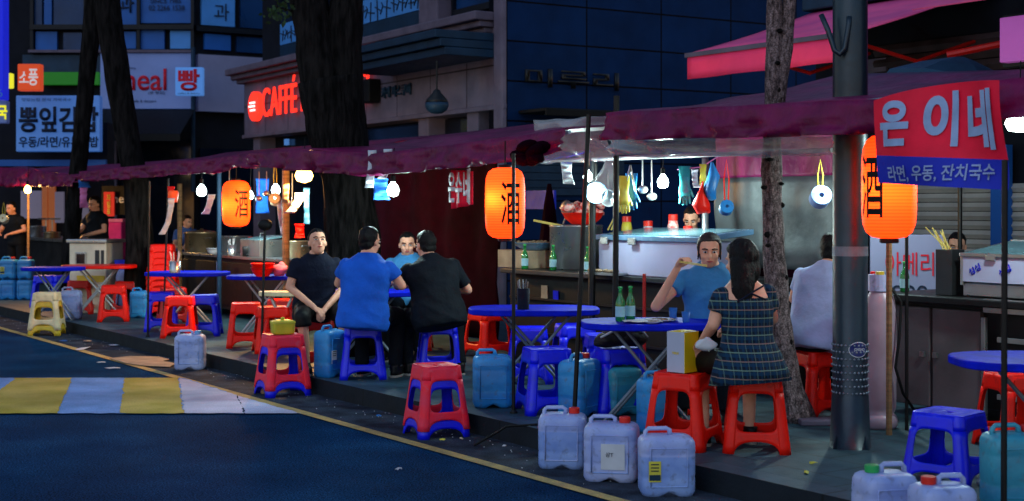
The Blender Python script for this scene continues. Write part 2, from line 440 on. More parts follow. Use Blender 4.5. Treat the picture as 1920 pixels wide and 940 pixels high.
# ---------------------------------------------------------------- mesh builder
class MB:
    def __init__(s):
        s.v = []; s.f = []; s.M = Matrix.Identity(4)
    def add(s, vs, fs):
        n = len(s.v)
        s.v += [s.M @ Vector(p) for p in vs]
        s.f += [tuple(i + n for i in f) for f in fs]
        return s
    def box(s, c, size, rz=0.0, T=None):
        hx, hy, hz = size[0] / 2, size[1] / 2, size[2] / 2
        m = Matrix.Translation(c) @ (T if T is not None else Matrix.Rotation(rz, 4, 'Z'))
        vs = [m @ Vector((x * hx, y * hy, z * hz)) for x in (-1, 1) for y in (-1, 1) for z in (-1, 1)]
        return s.add(vs, [(0, 1, 3, 2), (4, 6, 7, 5), (0, 4, 5, 1), (2, 3, 7, 6), (0, 2, 6, 4), (1, 5, 7, 3)])
    def tube(s, pts, r, n=8, cap=True, sq=None):
        pts = [Vector(p) for p in pts]
        rr = r if isinstance(r, (list, tuple)) else [r] * len(pts)
        vs = []; fs = []
        up = None
        for i, p in enumerate(pts):
            t = (pts[min(i + 1, len(pts) - 1)] - pts[max(i - 1, 0)]).normalized()
            if up is None:
                a = Vector((1, 0, 0)) if abs(t.x) < .9 else Vector((0, 1, 0))
            else:
                a = up
            a = (a - t * a.dot(t)).normalized()
            up = a
            b = t.cross(a)
            for k in range(n):
                th = 2 * PI * k / n
                q = rr[i]
                if callable(sq): q *= sq(i, th)
                vs.append(p + (a * math.cos(th) + b * math.sin(th)) * q)
        for i in range(len(pts) - 1):
            for k in range(n):
                fs.append((i * n + k, i * n + (k + 1) % n, (i + 1) * n + (k + 1) % n, (i + 1) * n + k))
        if cap:
            fs.append(tuple(reversed(range(n))))
            fs.append(tuple(range((len(pts) - 1) * n, len(pts) * n)))
        return s.add(vs, fs)
    def lathe(s, prof, n=24, c=(0, 0, 0), cap=True):
        vs = []; fs = []
        for (r, z) in prof:
            for k in range(n):
                th = 2 * PI * k / n
                vs.append((c[0] + r * math.cos(th), c[1] + r * math.sin(th), c[2] + z))
        for i in range(len(prof) - 1):
            for k in range(n):
                fs.append((i * n + k, i * n + (k + 1) % n, (i + 1) * n + (k + 1) % n, (i + 1) * n + k))
        if cap:
            fs.append(tuple(reversed(range(n))))
            fs.append(tuple(range((len(prof) - 1) * n, len(prof) * n)))
        return s.add(vs, fs)
    def loft(s, rings, n=24, p=2.0, cap=True):
        """rings: (centre, rx, ry) stacked in z, super-ellipse power p"""
        vs = []; fs = []
        for (c, rx, ry) in rings:
            for k in range(n):
                th = 2 * PI * k / n
                co, si = math.cos(th), math.sin(th)
                x = math.copysign(abs(co) ** (2 / p), co) * rx
                y = math.copysign(abs(si) ** (2 / p), si) * ry
                vs.append((c[0] + x, c[1] + y, c[2]))
        for i in range(len(rings) - 1):
            for k in range(n):
                fs.append((i * n + k, i * n + (k + 1) % n, (i + 1) * n + (k + 1) % n, (i + 1) * n + k))
        if cap:
            fs.append(tuple(reversed(range(n))))
            fs.append(tuple(range((len(rings) - 1) * n, len(rings) * n)))
        return s.add(vs, fs)
    def prism(s, pts, z0, z1):
        n = len(pts)
        vs = [(x, y, z0) for x, y in pts] + [(x, y, z1) for x, y in pts]
        fs = [tuple(reversed(range(n))), tuple(range(n, 2 * n))]
        fs += [(i, (i + 1) % n, n + (i + 1) % n, n + i) for i in range(n)]
        return s.add(vs, fs)
    def ball(s, c, r, n=16, T=None):
        rx, ry, rz = r if isinstance(r, (list, tuple)) else (r, r, r)
        vs = []; fs = []
        m = n // 2
        T = T if T is not None else Matrix.Identity(4)
        T = Matrix.Translation(c) @ T
        for i in range(m + 1):
            ph = PI * i / m
            ring = max(math.sin(ph), .02)
            for k in range(n):
                th = 2 * PI * k / n
                vs.append(T @ Vector((rx * ring * math.cos(th), ry * ring * math.sin(th), -rz * math.cos(ph))))
        for i in range(m):
            for k in range(n):
                fs.append((i * n + k, i * n + (k + 1) % n, (i + 1) * n + (k + 1) % n, (i + 1) * n + k))
        fs.append(tuple(reversed(range(n))))
        fs.append(tuple(range(m * n, m * n + n)))
        return s.add(vs, fs)
    def capsule(s, a, b, ra, rb, n=14):
        a = Vector(a); b = Vector(b)
        t = (b - a)
        L = t.length
        if L < 1e-5: return s.ball(a, ra, n)
        t = t / L
        pts = []; rr = []
        for k in range(5):
            an = PI / 2 * (1 - k / 4)
            pts.append(a - t * ra * math.sin(an)); rr.append(max(ra * math.cos(an), ra * .05))
        for k in range(5):
            an = PI / 2 * k / 4
            pts.append(b + t * rb * math.sin(an)); rr.append(max(rb * math.cos(an), rb * .05))
        return s.tube(pts, rr, n)
    def grid(s, fn, nu, nv):
        vs = [fn(i / nu, j / nv) for j in range(nv + 1) for i in range(nu + 1)]
        fs = [(j * (nu + 1) + i, j * (nu + 1) + i + 1, (j + 1) * (nu + 1) + i + 1, (j + 1) * (nu + 1) + i)
              for j in range(nv) for i in range(nu)]
        return s.add(vs, fs)

def refine(me, maxlen=.03, n=4):
    bm = bmesh.new(); bm.from_mesh(me)
    for _ in range(n):
        es = [e for e in bm.edges if e.calc_length() > maxlen]
        if not es: break
        bmesh.ops.subdivide_edges(bm, edges=es, cuts=1)
        bmesh.ops.triangulate(bm, faces=bm.faces)
    bm.to_mesh(me); bm.free()

def obj(name, mb, m, parent=None, bevel=0.0, smooth=False, solid=0.0, loc=None, rz=0.0, label=None):
    me = bpy.data.meshes.new(name)
    if isinstance(mb, MB):
        me.from_pydata([tuple(v) for v in mb.v], [], mb.f)
    else:
        me = mb
    me.materials.clear()
    me.materials.append(m)
    if smooth:
        for p in me.polygons: p.use_smooth = True
    me.update()
    o = bpy.data.objects.new(name, me)
    COL.objects.link(o)
    if parent: o.parent = parent
    if loc is not None: o.location = loc
    o.rotation_euler.z = rz
    if solid:
        d = o.modifiers.new('solid', 'SOLIDIFY'); d.thickness = solid; d.offset = 0
    if bevel:
        d = o.modifiers.new('bevel', 'BEVEL'); d.width = bevel; d.segments = 2; d.limit_method = 'ANGLE'; d.angle_limit = R(35)
        d.harden_normals = False
    if label: o['label'] = label
    return o

def tag(o, label=None, cat=None, group=None, kind=None):
    if label: o['label'] = label
    if cat: o['category'] = cat
    if group: o['group'] = group
    if kind: o['kind'] = kind
    return o

def thing(name, label, cat, loc=(0, 0, 0), rz=0.0, group=None):
    o = bpy.data.objects.new(name, None)
    o.empty_display_size = .1
    COL.objects.link(o)
    o.location = loc
    o.rotation_euler = (0, 0, rz)
    return tag(o, label, cat, group)

KIDS = {}
def dup(root, loc, rz, label, group=None, cat=None):
    r = root.copy(); COL.objects.link(r)
    r.location = loc; r.rotation_euler = (0, 0, rz)
    r['label'] = label
    if group: r['group'] = group
    if cat: r['category'] = cat
    for ch in [o for o in COL.objects if o.parent == root]:
        c = ch.copy(); COL.objects.link(c); c.parent = r
        for g in [o for o in COL.objects if o.parent == ch]:
            d = g.copy(); COL.objects.link(d); d.parent = c
    return r

def text(name, body, m, height=None, width=None, parent=None, loc=(0, 0, 0), rot=(PI / 2, 0, 0), ext=.004, bold=.0, mat4=None, align=True):
    cu = bpy.data.curves.new(name, 'FONT')
    cu.body = body
    cu.extrude = 0
    cu.offset = bold
    tmp = bpy.data.objects.new(name, cu)
    COL.objects.link(tmp)
    dg = bpy.context.evaluated_depsgraph_get()
    me = bpy.data.meshes.new_from_object(tmp.evaluated_get(dg))
    bpy.data.objects.remove(tmp)
    xs = [v.co.x for v in me.vertices]; ys = [v.co.y for v in me.vertices]
    x0, x1, y0, y1 = min(xs), max(xs), min(ys), max(ys)
    sy = height / (y1 - y0) if height else 1
    sx = width / (x1 - x0) if width else sy
    if not height: sy = sx
    for v in me.vertices:
        v.co.x = (v.co.x - (x0 + x1) / 2) * sx
        v.co.y = (v.co.y - (y0 + y1) / 2) * sy
    me.name = name
    me.materials.clear(); me.materials.append(m)
    o = bpy.data.objects.new(name, me)
    COL.objects.link(o)
    if parent: o.parent = parent
    o.location = loc; o.rotation_euler = rot
    d = o.modifiers.new('solid', 'SOLIDIFY'); d.thickness = ext; d.offset = 0
    return o

def weld(mb, d=1e-4):
    bm = bmesh.new()
    vs = [bm.verts.new(v) for v in mb.v]
    for f in mb.f:
        try: bm.faces.new([vs[i] for i in f])
        except ValueError: pass
    bmesh.ops.remove_doubles(bm, verts=bm.verts, dist=d)
    bm.verts.index_update()
    out = MB(); out.v = [v.co.copy() for v in bm.verts]; out.f = [tuple(v.index for v in f.verts) for f in bm.faces]
    bm.free()
    return out

def wrinkle(co, a=.02, f=3.0, seed=0.0):
    return noise.noise(Vector((co[0] * f + seed, co[1] * f, co[2] * f))) * a
# ================================================================ SETTING
road = MB().add([(-60, -12, RZ), (60, -12, RZ), (60, 90, RZ), (-60, 90, RZ)], [(0, 1, 2, 3)])
tag(obj('road', road, M['asphalt']), kind='structure')

def strip(name, s0, s1, t0, t1, z, m):
    b = MB().add([(-s0, t0, 0), (-s1, t0, 0), (-s1, t1, 0), (-s0, t1, 0)], [(0, 3, 2, 1)])
    o = obj(name, b, m, loc=(K0.x, K0.y, z), rz=ROT)
    return tag(o, kind='structure')
# t of the yellow line and of the kerb face
def t_of(p): return (p - K0).dot(ET)
def s_of(p): return (p - K0).dot(ES)
tl = t_of(G(960, 885, RZ))
strip('gutter', -12, 45, tl + .05, 0, RZ + .004, M['gutter'])
strip('yellow_line', -12, 45, tl - .045, tl + .045, RZ + .008, M['yellow_line'])
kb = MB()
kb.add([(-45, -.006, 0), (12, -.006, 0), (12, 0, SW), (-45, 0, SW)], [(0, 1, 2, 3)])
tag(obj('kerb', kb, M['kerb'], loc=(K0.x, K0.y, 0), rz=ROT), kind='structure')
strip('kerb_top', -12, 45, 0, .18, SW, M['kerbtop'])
strip('pavement', -12, 45, .182, 30, SW, M['pave'])

# painted hump across the lane
def road_patch(name, pts, m, z=RZ + .012):
    q0 = [G(u, v, z) for u, v in pts]
    rj = random.Random(int(abs(pts[0][0])) + 3)
    q = []
    for i in range(len(q0)):
        a_, b_ = q0[i], q0[(i + 1) % len(q0)]
        n_ = max(2, int((b_ - a_).length / .06))
        for k in range(n_):
            q.append(a_.lerp(b_, k / n_) + Vector((rj.gauss(0, .006), rj.gauss(0, .010), 0)))
    b = MB().add(q, [tuple(range(len(q)))])
    # subdivide edges not needed: a thin painted film
    return tag(obj(name, b, m), kind='structure')
vt, vb = 708.5, 775
road_patch('white_crossing_paint', [(-220, vt), (345, vt), (440, 740), (452, vb), (-220, vb)], M['white_paint'], RZ + .009)
road_patch('yellow_crossing_stripe', [(30, vt), (135, vt), (108, vb), (-60, vb), (-12, 740)], M['yellow_paint'])
road_patch('yellow_crossing_stripe', [(234, vt), (334, vt), (338, 735), (344, vb), (225, vb)], M['yellow_paint'])
road_patch('pale_crossing_stripe', [(336, vt), (348, 711), (443, 741), (458, vb), (346, vb)], M['pale_paint'])
road_patch('white_crossing_stripe', [(446, 742), (560, 774), (560, vb), (460, vb)], M['pale_paint'])

# ---------------------------------------------------------------- corner building with the cafe
CX, CY = -.0769, 20.0
bl = thing('cafe_building', 'corner building with pale stone cafe front and dark blue panelled side wall', 'building', (CX, CY, 0), math.atan2(-.8487, .5288))
AR = math.atan2(.5229, .8524) - math.atan2(-.8487, .5288)   # right facade angle in the building's frame
def FL(u, v):
    a = (u - 960) / F
    k = (-.0769 - 20 * a) / (a + .623)
    return -1.178 * k, EYE - (v - HOR) * (20 + k) / F
def FR(u, v):
    a = (u - 960) / F
    k = (20 * a + .0769) / (1.63 - a)
    return 1.912 * k, EYE - (v - HOR) * (20 + k) / F
xl = FL(458, 0)[0]
# stone band and upper wall
w = MB()
w.box(((xl - .15) / 2, .3, 3.745), (-xl - .15, .6, 1.23))
obj('wall', w, M['stone'], bl)
w = MB()
w.box((xl / 2, .65, 1.5), (-xl, .5, 3.2))
w.box((xl / 2, .6, 7.0), (-xl, .4, 5.2))
obj('back_wall', w, M['darkwall'], bl)
w = MB()
w.box((xl / 2 - .25, .12, 4.43), (-xl - .1, .95, .13)); w.box((xl / 2 - .25, .16, 4.32), (-xl - .2, .82, .09))
w.box((xl / 2 - .25, .2, 4.235), (-xl - .3, .68, .08))
obj('cornice', w, M['stoneplain'], bl, bevel=.02)
w = MB(); w.box((xl / 2, .26, 3.10), (-xl, .62, .07)); obj('lower_trim', w, M['stoneplain'], bl, bevel=.01)
w = MB(); w.box((-.16, .14, 4.8), (.30, .4, 9.6), 0)
obj('corner_pillar', w, M['stoneplain'], bl, bevel=.06)
for u in (476, 788, 880):
    x = FL(u, 0)[0]
    b = MB().box((x, .3, 1.6), (.34, .5, 3.0)); obj('pillar', b, M['stoneplain'], bl, bevel=.02)
# upper storey: film strips, piers, windows
def wallbox(name, u0, u1, v0, v1, m, y=-.02, dep=.06, side='L'):
    fn = FL if side == 'L' else FR
    x0, za = fn(u0, v0); x1, zb = fn(u1, v1)
    zc, zd = fn(u0, v1)[1], fn(u1, v0)[1]
    zt = za; zl = zb
    b = MB().box(((x0 + x1) / 2, y, (zt + zl) / 2), (abs(x1 - x0), dep, abs(zt - zl)))
    return obj(name, b, m, bl)
for (ua, ub) in ((497, 556), (560, 778)):
    x0, x1 = FL(ua, 0)[0], FL(ub, 0)[0]
    b = MB().box(((x0 + x1) / 2, .36, 4.70), (x1 - x0, .08, .40)); obj('spandrel', b, M['bluemetal'], bl)
    b = MB().box(((x0 + x1) / 2, .35, 5.12), (x1 - x0, .06, .42)); f = obj('window_film', b, M['posterwhite'], bl)
    b = MB().box(((x0 + x1) / 2, .36, 6.6), (x1 - x0, .06, 2.5)); obj('window', b, M['glassdark'], bl)
    rn = random.Random(int(ua))
    g = MB(); x = x0 + .15
    while x < x1 - .2:
        h = rn.uniform(.08, .22)
        g.tube([(x, .31, 5.1 - h), (x + rn.uniform(-.05, .05), .31, 5.1 + h * .8)], .012, 5)
        g.tube([(x - .1, .31, 5.1 + rn.uniform(-.06, .06)), (x + .16, .31, 5.1 + rn.uniform(-.06, .06))], .011, 5)
        if rn.random() < .4: g.tube([(x + .1, .31, 5.0), (x + .2, .31, 5.14), (x + .14, .31, 5.2)], .01, 5)
        x += rn.uniform(.16, .34)
    obj('brush_pattern', g, M['darktext'], bl)
x0, x1 = FL(778, 0)[0], FL(815, 0)[0]
b = MB().box(((x0 + x1) / 2, .25, 7.5), (x1 - x0 - .04, .4, 6.0)); obj('pier', b, M['stoneplain'], bl, bevel=.03)
x0, x1 = FL(818, 0)[0], FL(922, 0)[0]
b = MB().box(((x0 + x1) / 2, .36, 6.4), (x1 - x0, .06, 3.4)); w = obj('window', b, M['glassblue'], bl)
b = MB().box(((x0 + x1) / 2, .32, 4.70), (x1 - x0, .1, .10)).box((x0 + .03, .32, 6.4), (.06, .1, 3.3)).box((x1 - .03, .32, 6.4), (.06, .1, 3.3))
obj('window_frame', b, M['frame'], bl)
# projecting metal canopy box
x0, x1 = FL(735, 0)[0], -.28
b = MB()
for i, (z, d) in enumerate(((4.12, 1.02), (4.0, .94), (3.88, .86))):
    b.box(((x0 + x1) / 2, -d / 2 + .0, z), (x1 - x0, d, .115))
obj('entrance_canopy', b, M['bluemetal'], bl, bevel=.01)
# cafe lettering
xa, za = FL(484, 200)
dsc = MB(); dsc.M = Matrix.Translation((xa, -.05, za)) @ Matrix.Rotation(PI / 2, 4, 'X')
dsc.lathe([(.30, -.05), (.30, .05), (.27, .06)], 28)
lg = obj('round_sign', dsc, M['neonred'], bl)
b = MB(); 
for (dx, dz, ww) in ((.0, .07, .26), (-.03, .0, .30), (.02, -.08, .24)): b.box((xa + dx - .02, -.12, za + dz), (ww, .02, .035))
obj('logo_bars', b, M['neonwhite'], bl)
xa, _ = FL(499, 0); xb, _ = FL(699, 0)
text('sign_lettering', 'CAFFÉ PASCUCCI', M['neonred'], .72, xb - xa, bl, ((xa + xb) / 2, -.08, 3.80), ext=.03, bold=.0)
xa, za = FL(745, 171)
text('small_lettering', '카페 파스쿠찌', M['bluemetal'], .19, 1.05, bl, (xa, -.03, za), ext=.03, bold=.02)
b = MB(); x, z = FL(706, 172); b.box((x, -.12, z), (.36, .22, .40)); obj('speaker_box', b, M['black'], bl, bevel=.02)
# dark shopfront under the band
x0, x1 = FL(500, 0)[0], FL(930, 0)[0]
b = MB().box(((x0 + x1) / 2, .38, 1.6), (x1 - x0, .04, 2.9)); obj('shop_glass', b, M['glassdark'], bl)
x, z = FL(768, 238)
M['warmwin'] = glow('warm_lit_window', (1, .42, .06), .55)
b = MB().box((x, .3, z), (.32, .08, .26)); obj('lit_window', b, M['warmwin'], bl)
x, z = FL(511, 266)
b = MB().box((x, .3, z), (.12, .06, .12)); obj('lit_window', b, M['signbox'], bl)
# right facade
rp = MB().box((7.0, .25, 4.8), (14, .5, 9.6)); o = obj('side_wall', rp, M['panel'], bl, rz=AR)
o.rotation_euler.z = AR
xa, za = FR(1070, 150)
b_ = text('side_lettering', '미루리', M['blackmetal'], .27, 1.66, bl, (0, 0, 0), ext=.03, bold=.01)
Tm = Matrix.Rotation(AR, 4, 'Z') @ Matrix.Translation((xa, -.06, za)) @ Matrix.Rotation(PI / 2, 4, 'X')
b_.location = Tm.translation; b_.rotation_euler = Tm.to_euler()
# low shutter on the side wall
b = MB()
for i in range(9): b.box((1.1, -.03, 2.75 - i * .11), (1.9, .05, .10))
o = obj('shutter', b, M['bluemetal'], bl); o.rotation_euler.z = AR
b = MB().box((1.2, -.35, 3.02), (2.0, .75, .05)).box((1.2, -.72, 2.98), (2.0, .03, .10))
o = obj('door_canopy', b, M['black'], bl, bevel=.01); o.rotation_euler.z = AR

# hanging globe street lamp under the canopy
pz = FL(820, 180)
lp = thing('hanging_lamp', 'round unlit lantern hanging from a rod beneath the metal entrance canopy', 'lamp', bl.matrix_basis @ Vector((FL(822, 0)[0], -.5, 3.2)))
lp.location = W(819, 210, 19.6)
b = MB().tube([(0, 0, .30), (0, 0, .72)], .012, 8); obj('rod', b, M['blackmetal'], lp)
b = MB().lathe([(.02, .32), (.05, .30), (.06, .27), (.15, .17), (.165, .13)], 24); obj('cap', b, M['blackmetal'], lp, smooth=True)
b = MB().lathe([(.165, .13), (.17, .08), (.14, .02), (.08, -.02), (.02, -.03)], 24)
obj('globe', b, M['bluemetal'], lp, smooth=True)

# ---------------------------------------------------------------- glass-fronted building on the left
DL = 32.0
LX = (365 - 960) / F * DL
lb = thing('glass_building', 'blue glazed office building with white sign band behind the left trees', 'building', (LX, DL, 0))
def LB(u, v): return (u - 960) / F * DL - LX, EYE - (v - HOR) * DL / F
w = MB().box((-5.5, .5, 7), (11, .9, 14)); obj('wall', w, M['darkwall'], lb)
w = MB().box((3.2, .5, 7), (6.4, .9, 14)); o = obj('side_wall', w, M['darkwall'], lb); o.rotation_euler.z = R(31.5)
def lbox(name, u0, u1, v0, v1, m, y=0.0, dep=.1, parent=None):
    x0, z0 = LB(u0, v0); x1, z1 = LB(u1, v1)
    return obj(name, MB().box(((x0 + x1) / 2, y, (z0 + z1) / 2), (x1 - x0, dep, z0 - z1)), m, parent or lb)
for (a, b_, c, d, mm) in ((68, 108, 60, 95, 'poster'), (120, 156, 62, 95, 'glassblue'), (230, 256, 60, 92, 'poster'), (264, 309, 55, 93, 'poster'),
                      (320, 358, 58, 92, 'posterwhite'), (66, 80, -20, 47, 'glassblue'), (84, 98, -20, 47, 'poster'), (102, 158, -20, 47, 'glassblue'), (172, 210, -20, 47, 'glassblue'),
                      (218, 259, -20, 47, 'poster'), (265, 361, -20, 44, 'poster'), (178, 222, 62, 95, 'glassblue')):
    lbox('window', a, b_, c, d, M[mm], -.0)
for (u0, u1) in ((60, 66), (160, 172), (259, 265), (360, 366)):
    lbox('mullion', u0, u1, -30, 100, M['frame'], -.06, .16)
lbox('transom', 60, 366, 48, 57, M['frame'], -.08, .2)
lbox('sill', 60, 366, 96, 101, M['stoneplain'], -.12, .3)
# side face windows
def sbox(name, x0, x1, z0, z1, m, y=0, dep=.1):
    o = obj(name, MB().box(((x0 + x1) / 2, y, (z0 + z1) / 2), (x1 - x0, dep, abs(z1 - z0))), m, lb); o.rotation_euler.z = R(31.5); return o
sbox('window', .22, .85, 5.30, 5.66, M['poster']); sbox('window', 1.0, 1.7, 5.28, 5.64, M['glassblue'])
sbox('window', .15, .95, 5.86, 6.8, M['posterwhite']); sbox('window', 1.1, 1.8, 5.86, 6.8, M['glassblue'])
sbox('transom', 0, 2, 5.70, 5.82, M['frame'], -.06, .2)
sbox('sign_band', .02, 1.9, 3.85, 5.16, M['signlilac'], -.10, .2)
x, z = LB(238, 12); text('lettering', '과', M['darktext'], .42, .36, lb, (x, -.08, z + .05), bold=.01)
t_ = text('lettering', '과', M['darktext'], .40, .36, lb); Tm = Matrix.Rotation(R(31.5), 4, 'Z') @ Matrix.Translation((.62, -.08, 6.18)) @ Matrix.Rotation(PI / 2, 4, 'X')
t_.location = Tm.translation; t_.rotation_euler = Tm.to_euler()
x, z = LB(312, 3); text('lettering', 'SINCE 1985', M['darktext'], .10, .70, lb, (x, -.08, z))
x, z = LB(314, 16); text('lettering', '02 2266 1538', M['darktext'], .12, .82, lb, (x, -.08, z))
lbox('sign_band', 193, 362, 102, 205, M['signwhite'], -.10, .2)
lbox('sign_band', 45, 190, 104, 136, M['bluemetal'], -.04, .12)
lbox('green_band', 82, 190, 137, 160, M['neongreen'], -.10, .2)
x, z = LB(270, 151); text('lettering', 'meal', M['redtext'], .50, 1.15, lb, (x, -.22, z), bold=.012)
x, z = LB(245, 130); text('lettering', 'the bakery', M['darktext'], .06, .35, lb, (x, -.22, z))
x, z = LB(298, 176); text('lettering', '(본·빵집)', M['darktext'], .08, .38, lb, (x, -.22, z))
x, z = LB(275, 191); text('lettering', 'cafe & dessert', M['darktext'], .06, .55, lb, (x, -.22, z))
t_ = text('lettering', '커니쥬', M['darktext'], .16, .44, lb); Tm = Matrix.Rotation(R(31.5), 4, 'Z') @ Matrix.Translation((1.05, -.22, 4.62)) @ Matrix.Rotation(PI / 2, 4, 'X')
t_.location = Tm.translation; t_.rotation_euler = Tm.to_euler()
b = MB().tube([(0.02, -.25, 2.0), (0.02, -.25, 5.3)], .05, 10); obj('drain_pipe', b, M['bluemetal'], lb)
# shopfront below: piers, glass
lbox('shop_front', 120, 365, 262, 470, M['glassdark'], -.04, .1)
lbox('pier', 186, 222, 262, 470, M['stoneplain'], -.06, .2)
sbox('shop_glass', .1, 5, .3, 3.0, M['glassdark'], -.04, .1)

def small_awning(name, label, pts_u, v0, v1, d, proj, m):
    a = W(pts_u[0], v0, d); b = W(pts_u[1], v0, d)
    zf = W(0, v1, d - proj).z
    t = thing(name, label, 'awning', ((a.x + b.x) / 2, d, 0))
    hw = (b.x - a.x) / 2
    g = MB().add([(-hw, 0, a.z), (hw, 0, a.z), (hw, -proj, zf), (-hw, -proj, zf)], [(0, 1, 2, 3)])
    obj('cloth', g, m, t, solid=.02)
    g = MB().box((0, -proj, zf - .07), (2 * hw, .03, .15)); obj('valance', g, M['black'], t)
    return t
small_awning('shop_awning', 'black sloping awning under the white sign band at far left', (150, 365), 207, 252, 31.7, 1.4, M['black'])

# projecting sign boxes
def sign_box(name, label, u0, u1, v0, v1, d, m, dep=.16, rz=0.0):
    a = W(u0, v0, d); b = W(u1, v1, d)
    c = (a + b) / 2
    t = thing(name, label, 'sign', c, rz)
    obj('sign_face', MB().box((0, 0, 0), ((b.x - a.x), dep, a.z - b.z)), m, t, bevel=.02)
    return t, (b.x - a.x), (a.z - b.z)
t, w_, h_ = sign_box('sign_box', 'square pale blue light box with one red Korean character', 330, 382, 127, 180, 31.0, M['signbox'])
text('lettering', '빵', M['redtext'], h_ * .78, w_ * .78, t, (0, -.1, .03), bold=.03)
text('lettering', 'coffee & bakery', M['darktext'], .05, w_ * .8, t, (0, -.1, -h_ * .43))
t, w_, h_ = sign_box('sign_box', 'orange rounded light box with white Korean writing on the far left', 36, 79, 121, 171, 27.5, M['neonorange'], .2)
text('lettering', '소', M['signtext'], h_ * .42, w_ * .42, t, (-w_ * .2, -.12, 0), bold=.02)
text('lettering', '풍', M['signtext'], h_ * .62, w_ * .42, t, (w_ * .2, -.12, .0), bold=.02)
t, w_, h_ = sign_box('shop_sign', 'large pale blue shop sign with dark Korean menu lettering behind left tree', 33, 190, 180, 285, 28, M['signblue'], .2)
text('lettering', '뽕잎김밥', M['darktext'], .52, 1.60, t, (.02, -.12, .08), bold=.03)
text('lettering', '우동/라면/유부초밥', M['darktext'], .22, 1.60, t, (.02, -.12, -.37), bold=.02)
text('lettering', '맛있는집 분식 가락국수', M['darktext'], .06, 1.0, t, (-.22, -.12, .48))
t, w_, h_ = sign_box('vertical_sign', 'tall narrow deep blue lit sign at the left edge', -40, 12, -40, 188, 26, M['neonblue'], .3)
text('lettering', '6', M['posterwhite'], .14, .1, t, (w_ / 2 - .06, -.17, -h_ / 2 + .12))
t, w_, h_ = sign_box('yellow_sign', 'small yellow lit sign beside the deep blue sign', 10, 24, 138, 166, 26.4, M['neonyellow'])
t, w_, h_ = sign_box('neon_lettering_sign', 'yellow neon letters on dark backing at the left edge', -40, 16, 190, 232, 26.6, M['signwhite'])
text('lettering', '만두국', M['neonyellow'], .28, .60, t, (0, -.1, 0), bold=.03)

# lit snack shop behind the far-left stall
ls = thing('snack_shop', 'dim shopfront with posters and wood frames behind the far left stall', 'shop', (W(65, 0, 28.5).x, 28.5, 0))
def lsb(name, u0, u1, v0, v1, m, y=0.0, dep=.08):
    x0 = (u0 - 65) / F * 28.5; x1 = (u1 - 65) / F * 28.5
    z0 = EYE - (v0 - HOR) * 28.5 / F; z1 = EYE - (v1 - HOR) * 28.5 / F
    return obj(name, MB().box(((x0 + x1) / 2, y, (z0 + z1) / 2), (x1 - x0, dep, z0 - z1)), m, ls)
M['glowposter'] = glow('glowing_lilac_poster', (.30, .28, .42), .22)  # posters glow in place of the light inside the shop
M['gloworange'] = glow('glowing_orange_wood', (.50, .11, .03), .25, (.5, .2, .08))  # wood emits orange, standing in for the warm interior light
lsb('wall', -60, 200, 230, 520, M['darkwall'], .3, .5)
lsb('fascia', -60, 200, 300, 312, M['poster'], -.02, .1)
lsb('poster', 40, 78, 358, 410, M['glowposter'])
lsb('door_frame', 80, 90, 345, 470, M['gloworange']); lsb('door_frame', 92, 104, 345, 470, M['gloworange'])
lsb('poster', 104, 120, 360, 418, M['glowposter'])
lsb('poster', 155, 166, 380, 415, M['glowposter'])

ms = thing('cafe_sign_board', 'black board with white lower case letters behind the second tree', 'sign', W(225, 376, 24))
obj('board', MB().box((0, 0, 0), (.62, .05, .50)), M['black'], ms)
text('lettering', 'meal', M['whitetext'], .15, .40, ms, (.02, -.04, .03), bold=.015)
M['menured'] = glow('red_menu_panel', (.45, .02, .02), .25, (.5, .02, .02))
mp_ = thing('menu_board', 'narrow red menu board with yellow writing left of the black board', 'sign', W(205, 383, 23.9))
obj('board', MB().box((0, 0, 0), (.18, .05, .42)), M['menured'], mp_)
text('lettering', '차\n림\n표', M['yellowrubber'], .34, .07, mp_, (0, -.035, 0), bold=.02)
pb = thing('vending_cabinet', 'magenta cabinet standing below the black letter board', 'cabinet', (W(218, 0, 23.5).x, 23.5, SW))
obj('body', MB().box((0, 0, .62), (.30, .4, 1.24)), M['pinkbox'], pb, bevel=.02)
obj('top_edge', MB().box((0, 0, 1.26), (.34, .44, .05)), M['pinkcloth'], pb)

# ---------------------------------------------------------------- shop building at the right
rb = thing('shop_building', 'dark shop building with roller shutters under the pink awning', 'building', SP(6.0, 7.3), ROT)
obj('wall', MB().box((8, .3, 4.2), (16, .5, 8.4)), M['darkwall'], rb)
def sh(name, x0, x1, z0, z1, pitch, m):
    b = MB()
    z = z0
    while z < z1:
        b.add([(x0, -.02, z), (x1, -.02, z), (x1, -.065, z + pitch * .45), (x0, -.065, z + pitch * .45), (x1, -.02, z + pitch * .92), (x0, -.02, z + pitch * .92)],
              [(0, 1, 2, 3), (3, 2, 4, 5)])
        z += pitch
    return obj(name, b, m, rb)
M['shutterdark'] = mat('brown_shutter_slats', (.10, .065, .07), .5, .4, .2, 3)
sh('upper_shutter', 1.0, 8.5, 2.55, 3.5, .14, M['shutterdark'])
sh('roller_shutter', 1.50, 4.4, .9, 1.88, .10, M['shutter'])
obj('pier', MB().box((1.42, -.05, 1.2), (.12, .2, 2.2)), M['bluemetal'], rb)
obj('pier', MB().box((2.78, -.09, 1.2), (.20, .1, 2.2)), M['poster'], rb)
obj('notice', MB().box((.9, -.02, 3.05), (.55, .03, .65)), M['stoneplain'], rb)
aw = thing('pink_awning', 'large pink sloping cloth awning with red front valance, upper right', 'awning', SP(6.0, 7.3), ROT)
